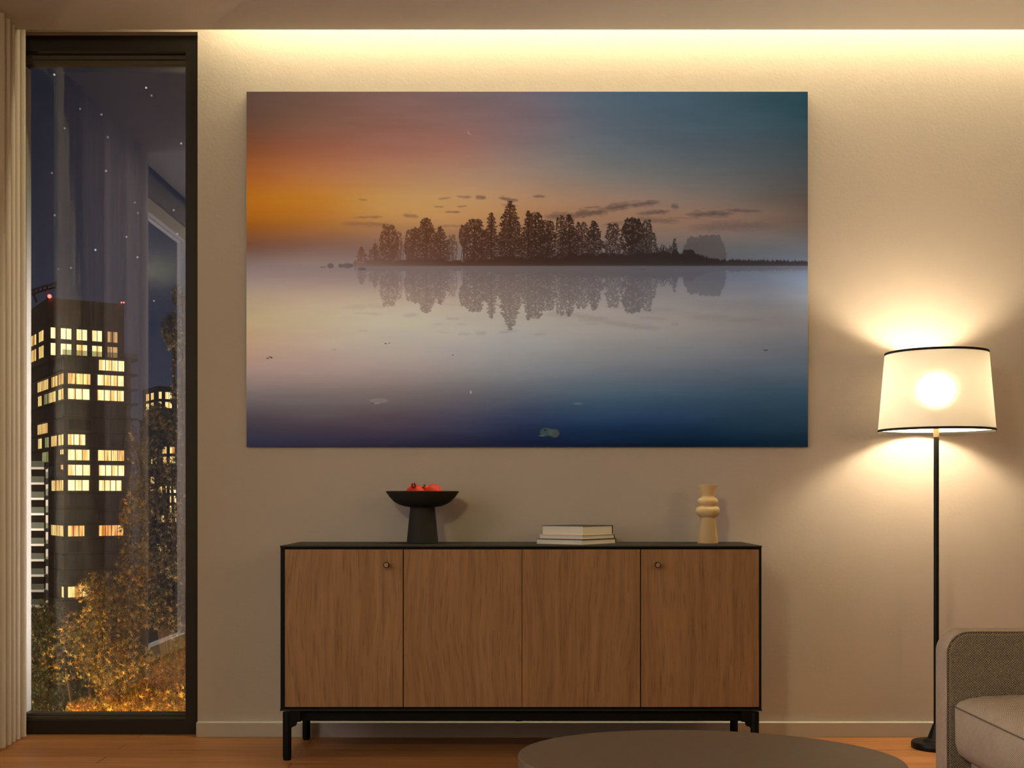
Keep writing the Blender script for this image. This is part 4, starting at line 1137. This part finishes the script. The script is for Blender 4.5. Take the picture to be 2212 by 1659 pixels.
# white balconied block at the left
BB = Vector(((95 - VPX) / FPX * 205, 205, 0))
root = thing('balcony_block', 'dark low block with stacked white balconies left of the tall tower', 'building', (BB.x - 6, 212, -22))
bx0, bx1 = BB.x - 14, BB.x
obj('body', box(bx0, -83.6, 206.6, 213, -22, 7.6), M['tower'], root)
obj('corner_column', box(-80.6, -80.2, 206.3, 206.6, -22, 7.4), M['white_slab'], root)
for k in range(10):
    z = EYE - (1006.5 + 33.2 * k - VPY) / FPX * 205 - 0.3
    obj('balcony_slab', box(bx0, bx1, 205, 206.6, z - 0.25, z + 0.12), M['white_slab'], root)
    obj('balcony_rail', box(bx0, bx1, 205.05, 205.12, z + 0.12, z + 1.15), M['rail_glass'], root)

struct('ground', box(-160, 60, 5.4, 420, -22.4, -22.0), plain('dark_lawn', (0.02, 0.022, 0.012, 1), 0.95))

# trees: trunk, branches and foliage of single maple leaves
LEAF = attr_mat('autumn_leaves', 'leaf', 0.55, 0.35, 0.3)
M['bark'] = plain('dark_bark', (0.035, 0.026, 0.018, 1), 0.9, 0, 0.1, 0.3, 30, 0.3)
def leaf_outline():
    pts = []                                   # five narrow pointed lobes, the upper three longest, notched between
    for k, r in enumerate((1.0, .22, .86, .20, .58, .10, .58, .20, .86, .22)):
        a = math.pi / 2 + (0, .42, .92, 1.45, 2.1, math.pi, -2.1, -1.45, -.92, -.42)[k]
        pts.append((r * math.cos(a), r * math.sin(a)))
    return np.array(pts)
def tree(name, label, base, top, clumps, leaf, palette, seed, group=None, rad=0.12):
    """clumps: (px, py, Y, rx_px, ry_px, count) in photo terms, turned into balls of leaves round that point"""
    r = np.random.RandomState(seed)
    base = Vector(base); top = Vector(top)
    root = thing(name, label, 'tree', base, group)
    bm = bmesh.new()
    mid = base.lerp(top, .5) + Vector((r.randn() * .15, r.randn() * .15, 0))
    add_tube(bm, [base, base.lerp(mid, .5), mid, mid.lerp(top, .5), top], [rad, rad * .85, rad * .7, rad * .5, rad * .25], 8)
    ol = leaf_outline(); nv = len(ol) + 1
    V = []; CO = []
    for (px, py, Y, rx, ry, cnt) in clumps:
        c = P(px, py, Y); sx, sz = rx / FPX * Y, ry / FPX * Y
        f = min(.95, max(.15, (c.z - base.z) / max(.1, (top.z - base.z)) - .15))
        q = base.lerp(top, f)
        add_tube(bm, [q, q.lerp(c, .5) + Vector((0, 0, .08 * sz)), c], [rad * .35, rad * .22, rad * .08], 6)
        for _ in range(int(cnt * 2.4)):
            d = r.randn(3); d /= np.linalg.norm(d); d *= r.rand() ** (1 / 2.6)
            p = np.array([c.x + d[0] * sx, c.y + d[1] * max(sx, sz) * .7, c.z + d[2] * sz])
            s = leaf * (.5 + .9 * r.rand())
            R = np.array(Matrix.Rotation(r.rand() * 6.28, 3, 'Z') @ Matrix.Rotation(r.randn() * .8 + 1.2, 3, 'X') @ Matrix.Rotation(r.rand() * 6.28, 3, 'Y'))
            cup = -.25 * (ol ** 2).sum(1)
            L3 = np.vstack([[0, 0, 0.0], np.column_stack([ol * (.75 + .4 * r.rand(), 1.0), cup])]) * s
            V.append(L3 @ R.T + p)
            CO.append(np.array(palette[r.randint(len(palette))]) * (.45 + .95 * r.rand() ** 1.5))
    obj('trunk', bm, M['bark'], root, True)
    nl = len(V); V = np.array(V).reshape(-1, 3) - np.array(base)
    F = []
    tri = np.array([(0, k, k % 10 + 1) for k in range(1, 11)])
    F = (tri[None] + (np.arange(nl) * nv)[:, None, None]).reshape(-1, 3)
    me = bpy.data.meshes.new('foliage')
    me.vertices.add(len(V)); me.vertices.foreach_set('co', V.astype(np.float32).ravel())
    me.loops.add(F.size); me.loops.foreach_set('vertex_index', F.astype(np.int32).ravel())
    me.polygons.add(len(F)); me.polygons.foreach_set('loop_start', np.arange(0, F.size, 3, dtype=np.int32))
    me.update(calc_edges=True)
    col = np.ones((len(V), 4), np.float32); col[:, :3] = np.repeat(np.array(CO), nv, 0)
    at = me.color_attributes.new('leaf', 'FLOAT_COLOR', 'POINT'); at.data.foreach_set('color', col.ravel())
    me.materials.append(LEAF)
    f = bpy.data.objects.new('foliage', me); C.objects.link(f); f.parent = root
    return root
GOLD = [(.66, .40, .05), (.76, .50, .08), (.58, .30, .04), (.34, .32, .07), (.60, .22, .04), (.16, .14, .05)]
OLIVE = [(.20, .18, .06), (.26, .19, .06), (.10, .11, .05), (.34, .24, .06), (.24, .13, .05), (.07, .08, .04)]
DARK = [(.035, .05, .025), (.05, .06, .03), (.06, .055, .025), (.03, .04, .025)]
GREEN = [(.06, .075, .04), (.09, .09, .05), (.12, .08, .04), (.05, .06, .04), (.16, .15, .12)]
def gnd(px, Y): return ((px - VPX) / FPX * Y, Y, -22.0)
tree('maple_tree', 'low golden maple at the bottom of the window', gnd(330, 8.6), P(310, 1500, 8.6),
     [(345, 1500, 8.6, 70, 60, 620), (270, 1520, 8.4, 80, 50, 520), (200, 1535, 8.4, 60, 30, 240), (395, 1440, 8.8, 40, 60, 200), (370, 1545, 8.2, 70, 40, 320)], .028, GOLD, 3, None, .12)
tree('maple_tree', 'brown-olive maple filling the lower middle of the window', gnd(235, 13), P(240, 1250, 13),
     [(250, 1330, 13, 75, 70, 560), (185, 1370, 12.6, 60, 60, 150), (290, 1240, 13.2, 45, 70, 320), (250, 1440, 12.6, 90, 60, 520), (140, 1420, 12.4, 60, 60, 70), (350, 1470, 12.6, 60, 60, 320), (215, 1280, 13, 50, 50, 240), (285, 1130, 13.4, 28, 70, 130)], .044, OLIVE + GOLD[:4], 5, None, .16)
tree('evergreen_tree', 'dark green tree in the lower left corner of the window', gnd(95, 17), P(110, 1310, 17),
     [(110, 1345, 17, 55, 50, 420), (95, 1430, 17, 60, 70, 520), (120, 1520, 16.6, 80, 60, 560), (170, 1480, 17, 60, 70, 420), (200, 1400, 17.4, 50, 70, 320)], .055, DARK, 7, None, .2)
tree('plane_tree', 'tall leafy tree along the right side of the window', gnd(398, 15), P(400, 640, 15),
     [(385, 640, 15, 14, 24, 60), (372, 712, 15, 24, 38, 150), (388, 760, 15, 18, 40, 90), (386, 850, 15, 20, 28, 80), (340, 900, 15, 30, 30, 150), (380, 930, 15, 30, 40, 110), (330, 980, 15, 26, 40, 170), (370, 1020, 15, 32, 44, 120),
      (320, 1080, 15, 34, 60, 260), (372, 1130, 15, 36, 60, 150), (335, 1190, 15, 36, 60, 300), (375, 1240, 15, 34, 60, 200), (345, 1310, 15, 40, 60, 360), (385, 1330, 15, 30, 60, 220), (295, 960, 15, 24, 50, 70), (300, 1060, 15.2, 24, 60, 90), (420, 800, 15.3, 40, 200, 240), (420, 1150, 15.3, 40, 200, 240)], .046, GREEN + OLIVE[:2], 9, None, .16)
